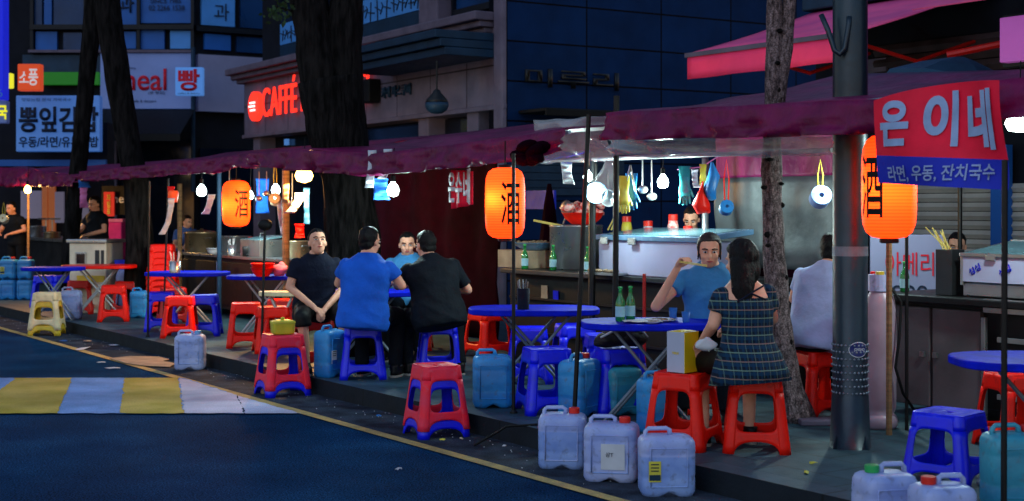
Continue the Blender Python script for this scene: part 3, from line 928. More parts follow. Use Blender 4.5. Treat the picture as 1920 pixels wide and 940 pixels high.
# local: x right, y inward; front bar at y=-2.0
g = MB()
def awf(a, b):
    x = .15 + a * 2.55
    y = -2.15 + b * 2.1
    z = 3.38 + b * .66 + .03 * math.sin(PI * b) * -1
    return (x, y, z)
g.grid(awf, 10, 6); obj('cloth', g, M['awningpink'], aw, smooth=True, solid=.012)
g = MB().grid(lambda a, b: (.15 + a * 2.55, -2.17 + .03 * math.sin(a * 14) * b, 3.34 - b * .25), 30, 3)
obj('valance', g, M['awningred'], aw, smooth=True, solid=.008)
g = MB().box((1.42, -2.16, 3.36), (2.6, .06, .05)); obj('front_bar', g, M['stoneplain'], aw)
for x in (.9, 2.4):
    g = MB().tube([(x, -2.1, 3.33), (x + .1, -1.1, 3.15), (x, 0, 3.45)], .022, 8); obj('folding_arm', g, M['deepred'], aw)
g = MB().box((1.4, -.1, 4.12), (2.7, .3, .2)); obj('cassette', g, M['bluemetal'], aw, bevel=.02)
# blue fascia over the awning
obj('fascia', MB().box((1.2, -.12, 4.75), (2.4, .12, .95)), M['signblue'], rb)
a2 = thing('side_awning', 'second pink awning edge with red arm above the roller shutters', 'awning', SP(3.0, 7.3), ROT)
g = MB().grid(lambda a, b: (.1 + a * 4.0, -1.9 + b * 1.85, 3.55 + b * .6), 6, 4); obj('cloth', g, M['awningpink'], a2, solid=.012)
g = MB().tube([(.35, -1.7, 3.10), (2.2, -.2, 3.55)], .035, 8); obj('folding_arm', g, M['deepred'], a2)
t = thing('lit_panel_sign', 'pink and purple lit sign panel at the upper right edge', 'sign', W(1925, 72, 11), ROT)
obj('sign_face', MB().box((0, 0, 0), (.42, .12, .36)), M['neonpurple'], t, bevel=.01)
obj('frame', MB().box((0, .08, 0), (.5, .08, .42)), M['black'], t)
t = thing('parasol', 'folded dark parasol roof with teal sheen behind the right stall roof', 'parasol', W(1800, 135, 12))
g = MB()
g.M = Matrix.Rotation(R(12), 4, 'Y')
g.lathe([(.62, -.14), (.60, -.10), (.35, .02), (.10, .11), (.02, .13)], 8); obj('canopy', g, M['bluemetal'], t)
obj('pole', MB().tube([(0, 0, .1), (0, 0, -2.6)], .02, 8), M['blackmetal'], t)
# menu board
mb = thing('menu_board', 'white standing menu board with thin red Korean coffee lettering', 'sign', (W(1700, 0, 11.2).x, 11.2, SW), R(-8))
def mz(v): return EYE - (v - HOR) * 11.2 / F - SW
obj('board', MB().box((0, 0, (mz(440) + mz(640)) / 2), (.58, .04, mz(440) - mz(640))), M['signlilac'], mb, bevel=.01)
text('lettering', '아메리카노', M['redtext'], .19, .66, mb, (.16, -.03, mz(495)))
text('lettering', '4,900', M['darktext'], .13, .42, mb, (-.05, -.03, mz(550)))
for x in (-.26, .26): obj('leg', MB().box((x, 0, mz(640) / 2), (.03, .04, mz(640))), M['darksteel'], mb)

# backdrop wall extension so the street has closed ends behind the stalls
fw = thing('far_building', 'dark facade closing the alley between cafe and glass building', 'building', (-5.6, 34.5, 0))
obj('wall', MB().box((0, 0, 7), (9, .5, 14)), M['darkwall'], fw)
obj('shop_glass', MB().box((-.5, -.28, 1.6), (5, .05, 2.6)), M['glassdark'], fw)
fw2 = thing('side_building', 'shadowy facade at the far left behind the blue sign', 'building', (-15.5, 30, 0), R(38))
obj('wall', MB().box((0, 0, 7), (10, .5, 14)), M['darkwall'], fw2)
for i in range(3): obj('window', MB().box((1.5 + i * 1.2, -.28, 5.5), (.8, .05, 1.2)), M['glassblue'], fw2)
# ================================================================ TREES AND POLES
def trunk_mesh(pts, rads, n=28, rough=.12, seed=0):
    b = MB()
    if min(rads) < .06: rough = .2
    def q(i, th):
        return 1 + rough * noise.noise(Vector((math.cos(th) * 2.2 + seed, math.sin(th) * 2.2, i * .35))) + rough * .6 * noise.noise(Vector((math.cos(th) * 7, math.sin(th) * 7 + seed, i * .25)))
    # resample
    P = []; RR = []
    for i in range(len(pts) - 1):
        for k in range(6):
            f = k / 6
            P.append(Vector(pts[i]).lerp(Vector(pts[i + 1]), f)); RR.append(rads[i] * (1 - f) + rads[i + 1] * f)
    P.append(Vector(pts[-1])); RR.append(rads[-1])
    b.tube(P, RR, n, sq=q)
    return b
def lerp1(P, x):
    for i in range(len(P) - 1):
        if x <= P[i + 1][0] or i == len(P) - 2:
            return P[i][1] + (P[i + 1][1] - P[i][1]) * (x - P[i][0]) / (P[i + 1][0] - P[i][0])
def crown(c, r, n, seed, leaf=.11):
    rn = random.Random(seed)
    b = MB()
    cl = [Vector((rn.gauss(0, r * .5), rn.gauss(0, r * .5), rn.gauss(0, r * .35))) for _ in range(14)]
    for i in range(n):
        p = Vector(c) + rn.choice(cl) + Vector((rn.gauss(0, r * .2), rn.gauss(0, r * .2), rn.gauss(0, r * .17)))
        a = Vector((rn.uniform(-1, 1), rn.uniform(-1, 1), rn.uniform(-1, 1))).normalized() * leaf
        d = a.cross(Vector((rn.uniform(-1, 1), rn.uniform(-1, 1), rn.uniform(-1, 1)))).normalized() * leaf * .5
        b.add([p - a, p - d, p + a, p + d], [(0, 1, 2, 3)])
    return b
def tree(name, label, base, trunks, m, crown_c, seed, group=None, leaves=700):
    t = thing(name, label, 'tree', base, 0, group)
    for i, (pts, rads) in enumerate(trunks):
        q = [Vector(p) - Vector(base) for p in pts]
        obj('trunk', trunk_mesh(q, rads, seed=seed + i), m, t, smooth=True)
    if crown_c:
        obj('crown', crown(Vector(crown_c) - Vector(base), 1.5, leaves, seed), M['leaf'], t)
    return t
# big trunk in the middle
d = 14.0
def Z(v, d): return EYE - (v - HOR) * d / F
bx = W(655, 0, d).x; g0 = Vector((bx, d, SW - .02))
tree('street_tree', 'thick dark tree trunk forking upwards beside the red cafe sign', g0,
     [([g0, (W(662, 0, d).x, d, 1.2), (W(652, 0, d).x, d, Z(330, d)), (W(632, 0, d).x, d, Z(240, d)), (W(618, 0, d).x, d, Z(150, d))], [.31, .27, .26, .30, .31]),
      ([(W(640, 0, d).x, d, Z(240, d)), (W(645, 0, d).x, d, Z(120, d)), (W(648, 0, d).x, d, Z(20, d)), (W(660, 0, d).x, d + .2, Z(-150, d)), (W(700, 0, d).x, d + .4, Z(-330, d))], [.24, .185, .165, .16, .13]),
      ([(W(620, 0, d).x, d + .02, Z(240, d)), (W(600, 0, d).x, d, Z(120, d)), (W(583, 0, d).x, d, Z(30, d)), (W(560, 0, d).x, d, Z(-150, d)), (W(500, 0, d).x, d, Z(-330, d))], [.24, .23, .19, .17, .12])],
     M['bark'], W(600, -450, d), 3)
tw = [o for o in COL.objects if o.get('label') == 'thick dark tree trunk forking upwards beside the red cafe sign'][0]
cc = W(528, 18, 13.9) - tw.location
obj('twig', MB().tube([W(585, 10, 13.95) - tw.location, W(550, 22, 13.9) - tw.location, W(515, 12, 13.9) - tw.location], [.02, .012, .005], 8), M['bark'], tw)
rn = random.Random(3); b = MB()
for i in range(70):
    p = cc + Vector((rn.gauss(0, .10), rn.gauss(0, .12), rn.gauss(0, .07))); q = Vector((rn.uniform(-1, 1), rn.uniform(-1, 1), rn.uniform(-1, 1))).normalized() * .035
    d_ = q.cross(Vector((0, 1, .3))).normalized() * .018
    b.add([p - q, p - d_, p + q, p + d_], [(0, 1, 2, 3)])
obj('leaves', b, M['leaf'], tw)
# slender pale tree with two stems
g0 = G(1490, 790); d = g0.y
ST = tree('street_tree', 'slender pale knotty tree with two stems beside the seated woman in plaid', g0,
     [([g0, (W(1476, 0, d).x, d, Z(700, d)), (W(1462, 0, d).x, d, Z(600, d)), (W(1450, 0, d).x, d, Z(450, d)), (W(1446, 0, d).x, d, Z(320, d)), (W(1448, 0, d).x, d, Z(200, d)), (W(1452, 0, d).x, d, Z(60, d)), (W(1452, 0, d).x, d, Z(-60, d)), (W(1440, 0, d).x, d, Z(-350, d))], [.13, .085, .076, .072, .066, .056, .052, .048, .04]),
      ([(W(1456, 0, d).x, d, Z(200, d)), (W(1474, 0, d).x, d, Z(90, d)), (W(1480, 0, d).x, d, Z(0, d)), (W(1500, 0, d).x, d, Z(-120, d)), (W(1540, 0, d).x, d, Z(-330, d))], [.05, .045, .046, .05, .04])],
     M['barklight'], W(1480, -560, d), 7)
kn = MB(); rn = random.Random(12)
for v_ in (60, 120, 170, 205, 300, 345, 352, 385, 440, 460, 520, 575, 640):
    u_ = lerp1([(60, 1452), (200, 1448), (320, 1446), (450, 1450), (600, 1462), (700, 1476)], v_)
    sd = rn.choice((-1, 1)) * rn.uniform(.3, .95)
    rr = .055 if v_ < 300 else .07
    kn.ball(Vector((W(u_, 0, d).x + sd * rr, d - math.sqrt(1 - sd * sd) * rr, Z(v_, d))) - g0, (rn.uniform(.018, .03), .018, rn.uniform(.012, .03)), 8)
obj('knots', kn, M['bark'], ST, smooth=True)
# left V tree: two stems
d = 19.2
g0 = Vector((W(262, 0, d).x, d, SW - .02))
tree('street_tree', 'dark leaning tree trunk behind the red stool at left', g0,
     [([g0, (W(262, 0, d).x, d, Z(470, d)), (W(256, 0, d).x, d, Z(350, d)), (W(236, 0, d).x, d, Z(240, d)), (W(222, 0, d).x, d, Z(150, d)), (W(205, 0, d).x, d, Z(40, d)), (W(192, 0, d).x, d, Z(-100, d)), (W(180, 0, d).x, d, Z(-300, d))], [.24, .19, .17, .16, .17, .17, .16, .12])],
     M['bark'], W(150, -420, d), 13)
d = 21.0
g0 = Vector((W(135, 0, d).x, d, SW - .02))
tree('street_tree', 'thin dark trunk beside the grey steel cabinet at far left', g0,
     [([g0, (W(130, 0, d).x, d, Z(480, d)), (W(148, 0, d).x, d, Z(300, d)), (W(158, 0, d).x, d, Z(200, d)), (W(166, 0, d).x, d, Z(110, d)), (W(178, 0, d).x, d, Z(0, d)), (W(186, 0, d).x, d, Z(-200, d))], [.15, .12, .13, .12, .13, .145, .12])],
     M['bark'], W(200, -380, d), 17, leaves=500)
# thick street pole
g0 = G(1594, 838); d = g0.y
pl = thing('street_pole', 'thick round dark teal steel pole with bumpy band and oval sticker', 'pole', g0)
obj('shaft', MB().lathe([(.125, 0), (.125, .0), (.112, .32), (.107, .33), (.106, 2.2), (.106, 7.0)], 40), M['polepaint'], pl, smooth=True)
b = MB()
for j in range(8):
    for i in range(26):
        th = 2 * PI * (i + .5 * (j % 2)) / 26
        b.ball((math.cos(th) * .108, math.sin(th) * .108, .34 + j * .042), (.0085, .0085, .0085), 6)
obj('bumpy_sleeve', b, M['greymetal'], pl, smooth=True)
b = MB()
for i in range(4):
    b.M = Matrix.Rotation(i * PI / 2 + .6, 4, 'Z')
    b.add([(.10, -.006, 0), (.15, -.006, 0), (.10, -.006, .14), (.10, .006, 0), (.15, .006, 0), (.10, .006, .14)], [(0, 1, 2), (3, 5, 4), (1, 4, 5, 2), (0, 3, 4, 1)])
obj('base_fin', b, M['polepaint'], pl)
M['stickerblue'] = mat('navy_sticker', (.02, .03, .16), .4)
b = MB()
b.M = Matrix.Rotation(R(0), 4, 'Z')
def disc(r, y, a0, zc, rz):
    vs = []
    for k in range(32):
        th = 2 * PI * k / 32
        phi = a0 + r * 1.25 * math.cos(th) / .108
        vs.append((math.sin(phi) * y, -math.cos(phi) * y, zc + rz * math.sin(th)))
    vs.append((math.sin(a0) * y, -math.cos(a0) * y, zc))
    return MB().add(vs, [(k, (k + 1) % 32, 32) for k in range(32)])
st = obj('sticker', disc(.05, .1095, .25, .61, .048), M['whitetext'], pl)
obj('sticker_face', disc(.046, .1115, .25, .61, .043), M['stickerblue'], st)
text('sticker_lettering', 'JONGNO', M['whitetext'], .022, .07, st, (.028, -.114, .61), (PI / 2, 0, .25), ext=.002)
b = MB().tube([(-.19, -.05, Z(30, d) - SW), (-.155, -.08, Z(60, d) - SW), (-.12, -.10, Z(98, d) - SW), (-.09, -.11, Z(106, d) - SW), (-.06, -.115, Z(96, d) - SW), (-.035, -.11, Z(50, d) - SW), (-.03, -.10, Z(36, d) - SW)], .017, 10)
obj('hook', b, M['polepaint'], pl, smooth=True)
b = MB().tube([(-.115, 0, Z(262, d) - SW - .06), (.115, 0, Z(262, d) - SW - .06)], .008, 6)
tape = MB().lathe([(.1085, 1.18), (.1085, 1.2), (.1085, 1.24)], 36, cap=False); obj('tape', tape, M['greymetal'], pl)

def post(label, u, vbase, vtop, utop=None, r=.014, m='blackmetal', t=None, z0=SW, knob=False, feet=True):
    if t is None:
        p = G(u, vbase, z0)
    else:
        p = PT(u, 400, t); p.z = z0
    d = p.y
    top = W(utop if utop is not None else u, vtop, d)
    o = thing('stall_post', label, 'post', p, 0)
    obj('tube', MB().tube([(0, 0, 0), top - p], r, 10), M[m], o)
    if feet: obj('foot', MB().lathe([(r * 2.2, 0), (r * 2.2, .01), (r * 1.2, .025)], 12), M[m], o)
    if knob: obj('knob', MB().ball((top - p) + Vector((0, 0, .0)), (.075, .05, .06), 12), M['black'], o, smooth=True)
    return o
post('thin black post crossing the right of the orange lantern down to the kerb', 963, 775, 288, r=.013)
post('slanted dark post rising from the jug with the red cap on the road', 1076, 795, 215, 1104, r=.016)
post('thick black post at the front corner of the middle food cart', 1109, 0, 285, 1111, r=.030, t=2.0, feet=False)
post('thin black post at the right edge rising beside the blue jug', 1882, 0, 300, 1884, r=.015, t=.30)
post('dark post with round black knob in front of the red stool pair', 490, 664, 422, 497, r=.013, knob=True)
post('thin post left of the red stool with the milky jug', 277, 632, 340, 280, r=.012)
post('thin post beside the blue stool at left under lamps', 306, 0, 335, 316, r=.012, t=.75)
post('dark wooden post standing directly below the right orange lantern', 1667, 0, 300, 1667, r=.020, t=1.75, m='wood', feet=False)
post('thin post beside the green bottle on the right cart', 1700, 0, 330, 1700, r=.012, t=2.0, feet=False)
post('black stub pole poking through the stall roof corner', 1153, 0, 180, 1156, r=.022, t=1.05)
post('teal post in front of the orange lantern at left', 411, 0, 322, 411, r=.030, t=1.7, m='bluemetal', feet=False)
post('yellow lit wooden post left of the steel pot', 337, 0, 345, 337, r=.035, t=1.9, m='wood', feet=False)
post('wooden post right of the steel pots under the warm lamp', 536, 0, 318, 536, r=.045, t=1.9, m='wood', feet=False)
post('thin grey post between navy shirt man and tree', 636, 0, 325, 644, r=.013, t=1.0, m='greymetal')
post('thin wooden post at the far left stall', 53, 0, 360, 53, r=.02, t=1.0, m='wood')

# ================================================================ STALL ROOFS
def lerp_poly(P, x):
    for i in range(len(P) - 1):
        if x <= P[i + 1][0] or i == len(P) - 2:
            f = (x - P[i][0]) / (P[i + 1][0] - P[i][0])
            return P[i][1] + (P[i + 1][1] - P[i][1]) * f
def roof(name, label, tf, u0, u1, top, bot, tb, ztb, fold=.03, seed=1, m='maroon', s_back=None, flap=None, nose=0):
    """front edge follows image rows top/bot on the plane t=tf; back edge on plane t=tb"""
    p0 = PT(u0, 300, tf); p1 = PT(u1, 300, tf)
    s0, s1 = s_of(p0), s_of(p1)
    o = thing(name, label, 'stall roof', SP(s0, tf), ROT, 'maroon stall roofs along the pavement')
    L = s0 - s1
    def uu(s):
        q = SP(s, tf)
        return 960 + q.x / q.y * F
    def front(x, rows):
        s = s0 - x; u = uu(s)
        v = lerp_poly(rows, u)
        return EYE - (v - HOR) * SP(s, tf).y / F
    def rf(a, b):
        x = a * L
        z = front(x, top) * (1 - b) + (ztb[0] * (1 - a) + ztb[1] * a if isinstance(ztb, tuple) else ztb) * b
        z += -.05 * math.sin(PI * b) * (1 + .6 * math.sin(a * L * 2.4)) + wrinkle((x, b * 3, 0), .05, 1.6, seed) * math.sin(PI * min(1, b + .08))
        return (x, b * (tb - tf), z)
    n = max(24, int(L * 14))
    obj('roof_sheet', MB().grid(rf, n, 18), M[m], o, smooth=True, solid=.006)
    def vf(a, b):
        x = a * L
        zt = front(x, top); zb = front(x, bot)
        y = -.015 - .05 * b + fold * b * math.sin(x * 9 + 3 * noise.noise(Vector((x, seed, 0)))) + wrinkle((x, b, 1), .11, 3.0, seed) * b + wrinkle((x + b * .6, b * .5, 1), .05, 8, seed) * (.3 + b)
        return (x, y, zt * (1 - b) + zb * b + .035 * noise.noise(Vector((x * 1.6, seed, 2))) * b)
    obj('valance', MB().grid(vf, n * 2, 6), M[m], o, smooth=True, solid=.005)
    obj('roof_rail', MB().tube([(0, .03, rf(0, 0)[2] - .03), (L / 2, .03, rf(.5, 0)[2] - .03), (L, .03, rf(1, 0)[2] - .03)], .014, 8), M['greymetal'], o)
    return o
roof('stall_roof', 'maroon tarpaulin roof nearest the camera with the red banner', .8, 1139, 1990,
     [(1139, 212), (1250, 207), (1440, 196), (1655, 187), (1760, 168), (1890, 150), (1990, 140)],
     [(1139, 264), (1250, 262), (1450, 258), (1655, 249), (1760, 240), (1990, 215)], 3.2, (2.72, 2.50), seed=2)
roof('stall_roof', 'maroon tarpaulin roof over the three seated men', .7, 470, 1062,
     [(470, 288), (560, 280), (690, 290), (850, 272), (1000, 252), (1062, 240)],
     [(470, 308), (560, 320), (690, 330), (850, 318), (1000, 300), (1062, 282)], 3.2, (2.50, 2.60), seed=9)
roof('stall_roof', 'maroon tarpaulin roof above the left orange lantern', .9, 150, 500,
     [(150, 322), (250, 312), (400, 298), (500, 285)],
     [(150, 342), (250, 335), (400, 325), (500, 312)], 3.2, 2.50, seed=15)
roof('stall_roof', 'maroon tarpaulin roof over the far left stall', .9, -80, 146,
     [(-80, 318), (0, 314), (60, 318), (146, 330)],
     [(-80, 352), (0, 350), (60, 350), (146, 350)], 3.2, 2.45, seed=21)
# bundled cloth at the corner of the middle roof
t = thing('cloth_bundle', 'dark red rolled tarpaulin bundle tied at the middle roof corner', 'tarpaulin', PT(1000, 300, .66), ROT)
b = MB()
rn = random.Random(4)
for i in range(9): b.ball((rn.uniform(-.16, .12), rn.uniform(-.05, .05), rn.uniform(-.01, .11)), (rn.uniform(.06, .13), .06, rn.uniform(.03, .06)), 12, Matrix.Rotation(rn.uniform(-.5, .5), 4, 'Y'))
obj('bundle', b, M['maroondark'], t, smooth=True)
# rolled clear film under the right roof
def film_roll(label, u0, u1, v0, v1, t0, h, seed):
    p0 = PT(u0, v0, t0); p1 = PT(u1, v1, t0)
    L = (p1 - p0).length
    o = thing('plastic_film', label, 'plastic film', (p0.x, p0.y, 0), ROT)
    def f(a, b):
        z = p0.z * (1 - a) + p1.z * a
        return (a * L, .03 * math.sin(b * 7) + wrinkle((a * L, b, 0), .09, 3.2, seed), z - h * b + .03 * noise.noise(Vector((a * L * 3, b * 2, seed))))
    obj('film', MB().grid(f, 90, 10), M['clear'], o, smooth=True, solid=.002)
    return o
film_roll('crumpled clear plastic film gathered under the near maroon roof', 1142, 1560, 262, 256, .98, .12, 3)
film_roll('clear plastic film hanging between the two maroon roofs', 1000, 1150, 225, 218, 1.4, .36, 8)
t = thing('roof_beam', 'long pale horizontal pipe above the middle cart', 'beam', PT(1000, 303, 2.0), ROT)
L = (PT(1560, 290, 2.0) - PT(1000, 303, 2.0)).length
obj('pipe', MB().tube([(0, 0, 0), (L, 0, -.02)], .018, 10), M['whitemetal'], t)
t = thing('blue_tarp_strip', 'bright blue tarpaulin strip beneath the middle roof', 'tarpaulin', PT(1030, 298, 1.6), ROT)
obj('cloth', MB().grid(lambda a, b: (-.25 + .5 * a, b * .25, .01 * math.sin(a * 9) + b * .06), 12, 4), M['tableblue'], t, solid=.01)
# curtains
def curtain(name, label, cat, u0, u1, tt, bands, fold=.05, seed=0):
    p0 = PT(u0, 400, tt); p1 = PT(u1, 400, tt); L = (Vector((p1.x, p1.y, 0)) - Vector((p0.x, p0.y, 0))).length
    o = thing(name, label, cat, (p0.x, p0.y, 0), ROT)
    for (nm, z1, z0, m) in bands:
        def f(a, b):
            x = a * L; z = z1 + (z0 - z1) * b
            return (x, fold * math.sin(x * 8 + 1.5 * noise.noise(Vector((x * 2, z, seed)))) * .6 + wrinkle((x, z, 0), .08, 1.8, seed), z)
        obj(nm, MB().grid(f, 60, 14), M[m], o, smooth=True, solid=.004)
    return o
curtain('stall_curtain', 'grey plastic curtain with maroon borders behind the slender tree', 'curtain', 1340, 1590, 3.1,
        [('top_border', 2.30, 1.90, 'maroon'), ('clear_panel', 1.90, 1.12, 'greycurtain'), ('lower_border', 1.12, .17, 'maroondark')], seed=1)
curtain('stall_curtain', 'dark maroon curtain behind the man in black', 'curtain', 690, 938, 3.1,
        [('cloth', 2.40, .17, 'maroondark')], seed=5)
# dark sloping flap of the same tent, over the men
# ================================================================ BANNERS
t = thing('shop_banner', 'large red cloth banner with pale Korean lettering and blue lower band', 'banner', PT(1657, 400, .62), ROT)
t.location.z = 0
pL = PT(1657, 0, .62); pR = PT(1893, 0, .62)
Lb = (Vector((pR.x, pR.y, 0)) - Vector((pL.x, pL.y, 0))).length
def bz(u, v): return PT(u, v, .62).z
def bsurf(x, z):
    return -.05 + .030 * math.sin(x * 7 + z * 5) + .05 * noise.noise(Vector((x * 2.5, z * 3, 4)))
ztop = lambda a: (bz(1657, 190) * (1 - a) + bz(1893, 152) * a) + .035 * math.sin(PI * a)
zmid = lambda a: (bz(1657, 292) * (1 - a) + bz(1893, 300) * a)
zbot = lambda a: (bz(1657, 343) * (1 - a) + bz(1893, 357) * a)
obj('red_cloth', MB().grid(lambda a, b: (a * Lb, bsurf(a * Lb, ztop(a) * (1 - b) + zmid(a) * b), ztop(a) * (1 - b) + zmid(a) * b), 50, 24), M['bannerred'], t, smooth=True)
obj('blue_band', MB().grid(lambda a, b: (a * Lb, bsurf(a * Lb, zmid(a) * (1 - b) + zbot(a) * b), zmid(a) * (1 - b) + zbot(a) * b), 50, 10), M['bannerblue'], t, smooth=True)
def banner_text(body, u0, u1, v0, v1, m, bold):
    a0 = (PT(u0, 0, .62) - pL); a1 = (PT(u1, 0, .62) - pL)
    x0 = Vector((a0.x, a0.y, 0)).length; x1 = Vector((a1.x, a1.y, 0)).length
    um = (u0 + u1) / 2
    z0 = bz(um, v1); z1 = bz(um, v0)
    o = text('lettering', body, m, z1 - z0, x1 - x0, t, ((x0 + x1) / 2, 0, (z0 + z1) / 2), bold=bold)
    o.modifiers.clear()
    me = o.data
    bm = bmesh.new(); bm.from_mesh(me)
    for _ in range(3):
        bmesh.ops.subdivide_edges(bm, edges=[e for e in bm.edges if e.calc_length() > .04], cuts=1)
        bmesh.ops.triangulate(bm, faces=bm.faces)
    bm.to_mesh(me); bm.free()
    # lay the letters on the cloth
    cx, cz = (x0 + x1) / 2, (z0 + z1) / 2
    for v in me.vertices:
        v.co.z = -(bsurf(v.co.x + cx, v.co.y + cz)) + .010
    return o
M['bannertext2'] = mat('soft_blue_white_lettering', (.30, .38, .66), .6)
for (ch, a, b_, c, e) in (('은', 1672, 1724, 190, 275), ('이', 1746, 1802, 172, 276), ('네', 1820, 1874, 168, 282)):
    banner_text(ch, a, b_, c, e, M['bannertext'], .04)
banner_text('라면, 우동, 잔치국수', 1682, 1868, 309, 341, M['bannertext2'], .018)

t = thing('small_banner', 'small red hanging cloth with white Korean lettering left of the big lantern', 'banner', PT(846, 0, .85), ROT)
t.location.z = 0
pm = lambda v: PT(870, v, .85).z
obj('cloth', MB().grid(lambda a, b: (a * .36, .02 * math.sin(a * 12), (pm(318 + 4 * a) * (1 - b) + pm(392 - 8 * a) * b)), 16, 6), M['bannerred'], t, smooth=True, solid=.003)
text('lettering', '은수', M['whitetext'], .26, .22, t, (.12, -.035, pm(352)), bold=.03)
text('lettering', '네', M['whitetext'], .30, .10, t, (.30, -.035, pm(350)), bold=.03)

# ================================================================ LANTERNS
def lantern(label, loc, h, r, glyph_ang=0.35, power=2, glyph='酒', bulb_at=(0, 0, 0)):
    o = thing('paper_lantern', label, 'lantern', loc, 0, 'glowing orange paper lanterns')
    prof = [(.30 * r, -h * .5), (.62 * r, -h * .485), (.84 * r, -h * .44), (.96 * r, -h * .36), (r, -h * .25), (r * 1.01, 0), (r, h * .25), (.96 * r, h * .36), (.84 * r, h * .44), (.62 * r, h * .485), (.30 * r, h * .5)]
    # fine ribs
    pp = []
    for i in range(len(prof) - 1):
        for k in range(6):
            f = k / 6
            rr = prof[i][0] * (1 - f) + prof[i + 1][0] * f; zz = prof[i][1] * (1 - f) + prof[i + 1][1] * f
            pp.append((rr * (1 + .008 * (k % 2)), zz))
    pp.append(prof[-1])
    s = obj('shade', MB().lathe(pp, 40), M['lantern'], o, smooth=True)
    obj('top_ring', MB().lathe([(.34 * r, h * .49), (.36 * r, h * .53), (.30 * r, h * .54)], 20), M['black'], o)
    obj('bottom_ring', MB().lathe([(.30 * r, -h * .545), (.36 * r, -h * .535), (.34 * r, -h * .49)], 20), M['black'], o)
    obj('cord', MB().tube([(0, 0, h * .5), (0, 0, h * .5 + .2)], .005, 6), M['black'], o)
    g = text('brush_mark', glyph, M['black'], h * .60, r * 1.0, s, (0, 0, 0), (PI / 2, 0, 0), bold=.010)
    g.modifiers.clear()
    refine(g.data, r * .12, 5)
    for v in g.data.vertices:
        x, y = v.co.x, v.co.y
        ph = x / r
        v.co.x = math.sin(ph) * r * 1.045
        v.co.z = math.cos(ph) * r * 1.045
    g.rotation_euler = (PI / 2, 0, glyph_ang)
    li = bpy.data.lights.new('lantern_light', 'POINT'); li.energy = power; li.color = (1, .62, .28); li.shadow_soft_size = r * .28
    lo = bpy.data.objects.new('lantern_light', li); COL.objects.link(lo); lo.parent = o; lo.location = bulb_at
    return o
# a bulb inside: brighter patch of paper where the bulb sits
LD = 10.35
l1 = lantern('glowing orange paper lantern with black character beside the maroon curtain', W(947, 381, LD), 133 * LD / F, 37 * LD / F, .30, 2.4, bulb_at=(-.05, -.05, .03))
LD = 8.1
l2 = lantern('largest glowing orange paper lantern partly covered by the red banner', W(1667, 350, LD), 195 * LD / F, 50 * LD / F, -.95, 2.6, bulb_at=(-.02, -.02, -.02))
LD = 16.3
l3 = lantern('glowing orange paper lantern above the steel pots at left', W(443, 382, LD), 86 * LD / F, 26 * LD / F, .6, 3.2, bulb_at=(-.05, -.04, -.02))

# ================================================================ LAMPS
def bulb(label, loc, r, col, power, warm=False, wide=1.0, cord=.25):
    o = thing('light_bulb', label, 'light bulb', loc, 0, 'bare light bulbs under the stall roofs')
    b = MB().lathe([(.3 * r, -r * 1.2), (.8 * r * wide, -r * .95), (r * wide, -r * .2), (.8 * r * wide, r * .5), (.4 * r, r), (.3 * r, r * 1.3)], 20)
    obj('glass', b, M['bulbwarm' if warm else 'bulbwhite'], o, smooth=True)
    obj('socket', MB().lathe([(.4 * r, r * 1.2), (.42 * r, r * 2.2), (.2 * r, r * 2.4)], 14), M['black'], o)
    obj('cord', MB().tube([(0, 0, r * 2.3), (.01, .01, r * 2.3 + cord)], .004, 6), M['black'], o)
    li = bpy.data.lights.new('bulb_light', 'POINT'); li.energy = power; li.color = col; li.shadow_soft_size = r * 1.3
    lo = bpy.data.objects.new('bulb_light', li); COL.objects.link(lo); lo.parent = o
    lo.location = (0, 0, -r * 2.8)
    return o
WH = (.72, 1.0, .95); WA = (1.0, .52, .16)
bulb('dazzling white bulb above the three seated men', W(737, 355, 12.6), .055, WH, 37.4)
bulb('white bulb over the glass-lidded box of the middle cart', W(1243, 340, 11.6), .048, WH, 51.0)
bulb('narrow white bulb beside the black post of the middle cart', W(1102, 330, 11.8), .040, WH, 37.4)
bulb('white bulb left of the left lantern', W(378, 357, 17.2), .060, WH, 44.2)
bulb('small white bulb just right of the left lantern', W(469, 366, 17.6), .045, WH, 23.8)
bulb('white bulb with yellow wires above the steel pots', W(517, 355, 17.3), .055, WH, 40.8)
bulb('wide warm yellow bulb beside the wooden post', W(570, 327, 15.6), .075, WA, 230, True, 1.35)
bulb('small warm orange bulb in the far left stall', W(52, 355, 22.5), .055, WA, 90, True)
bulb('white bulb at the far right edge behind the red banner', W(1912, 228, 8.6), .055, WH, 51.0, False, 1.6)
bulb('white bulb under the near roof behind the thick pole', W(1612, 300, 10.4), .04, WH, 51.0)
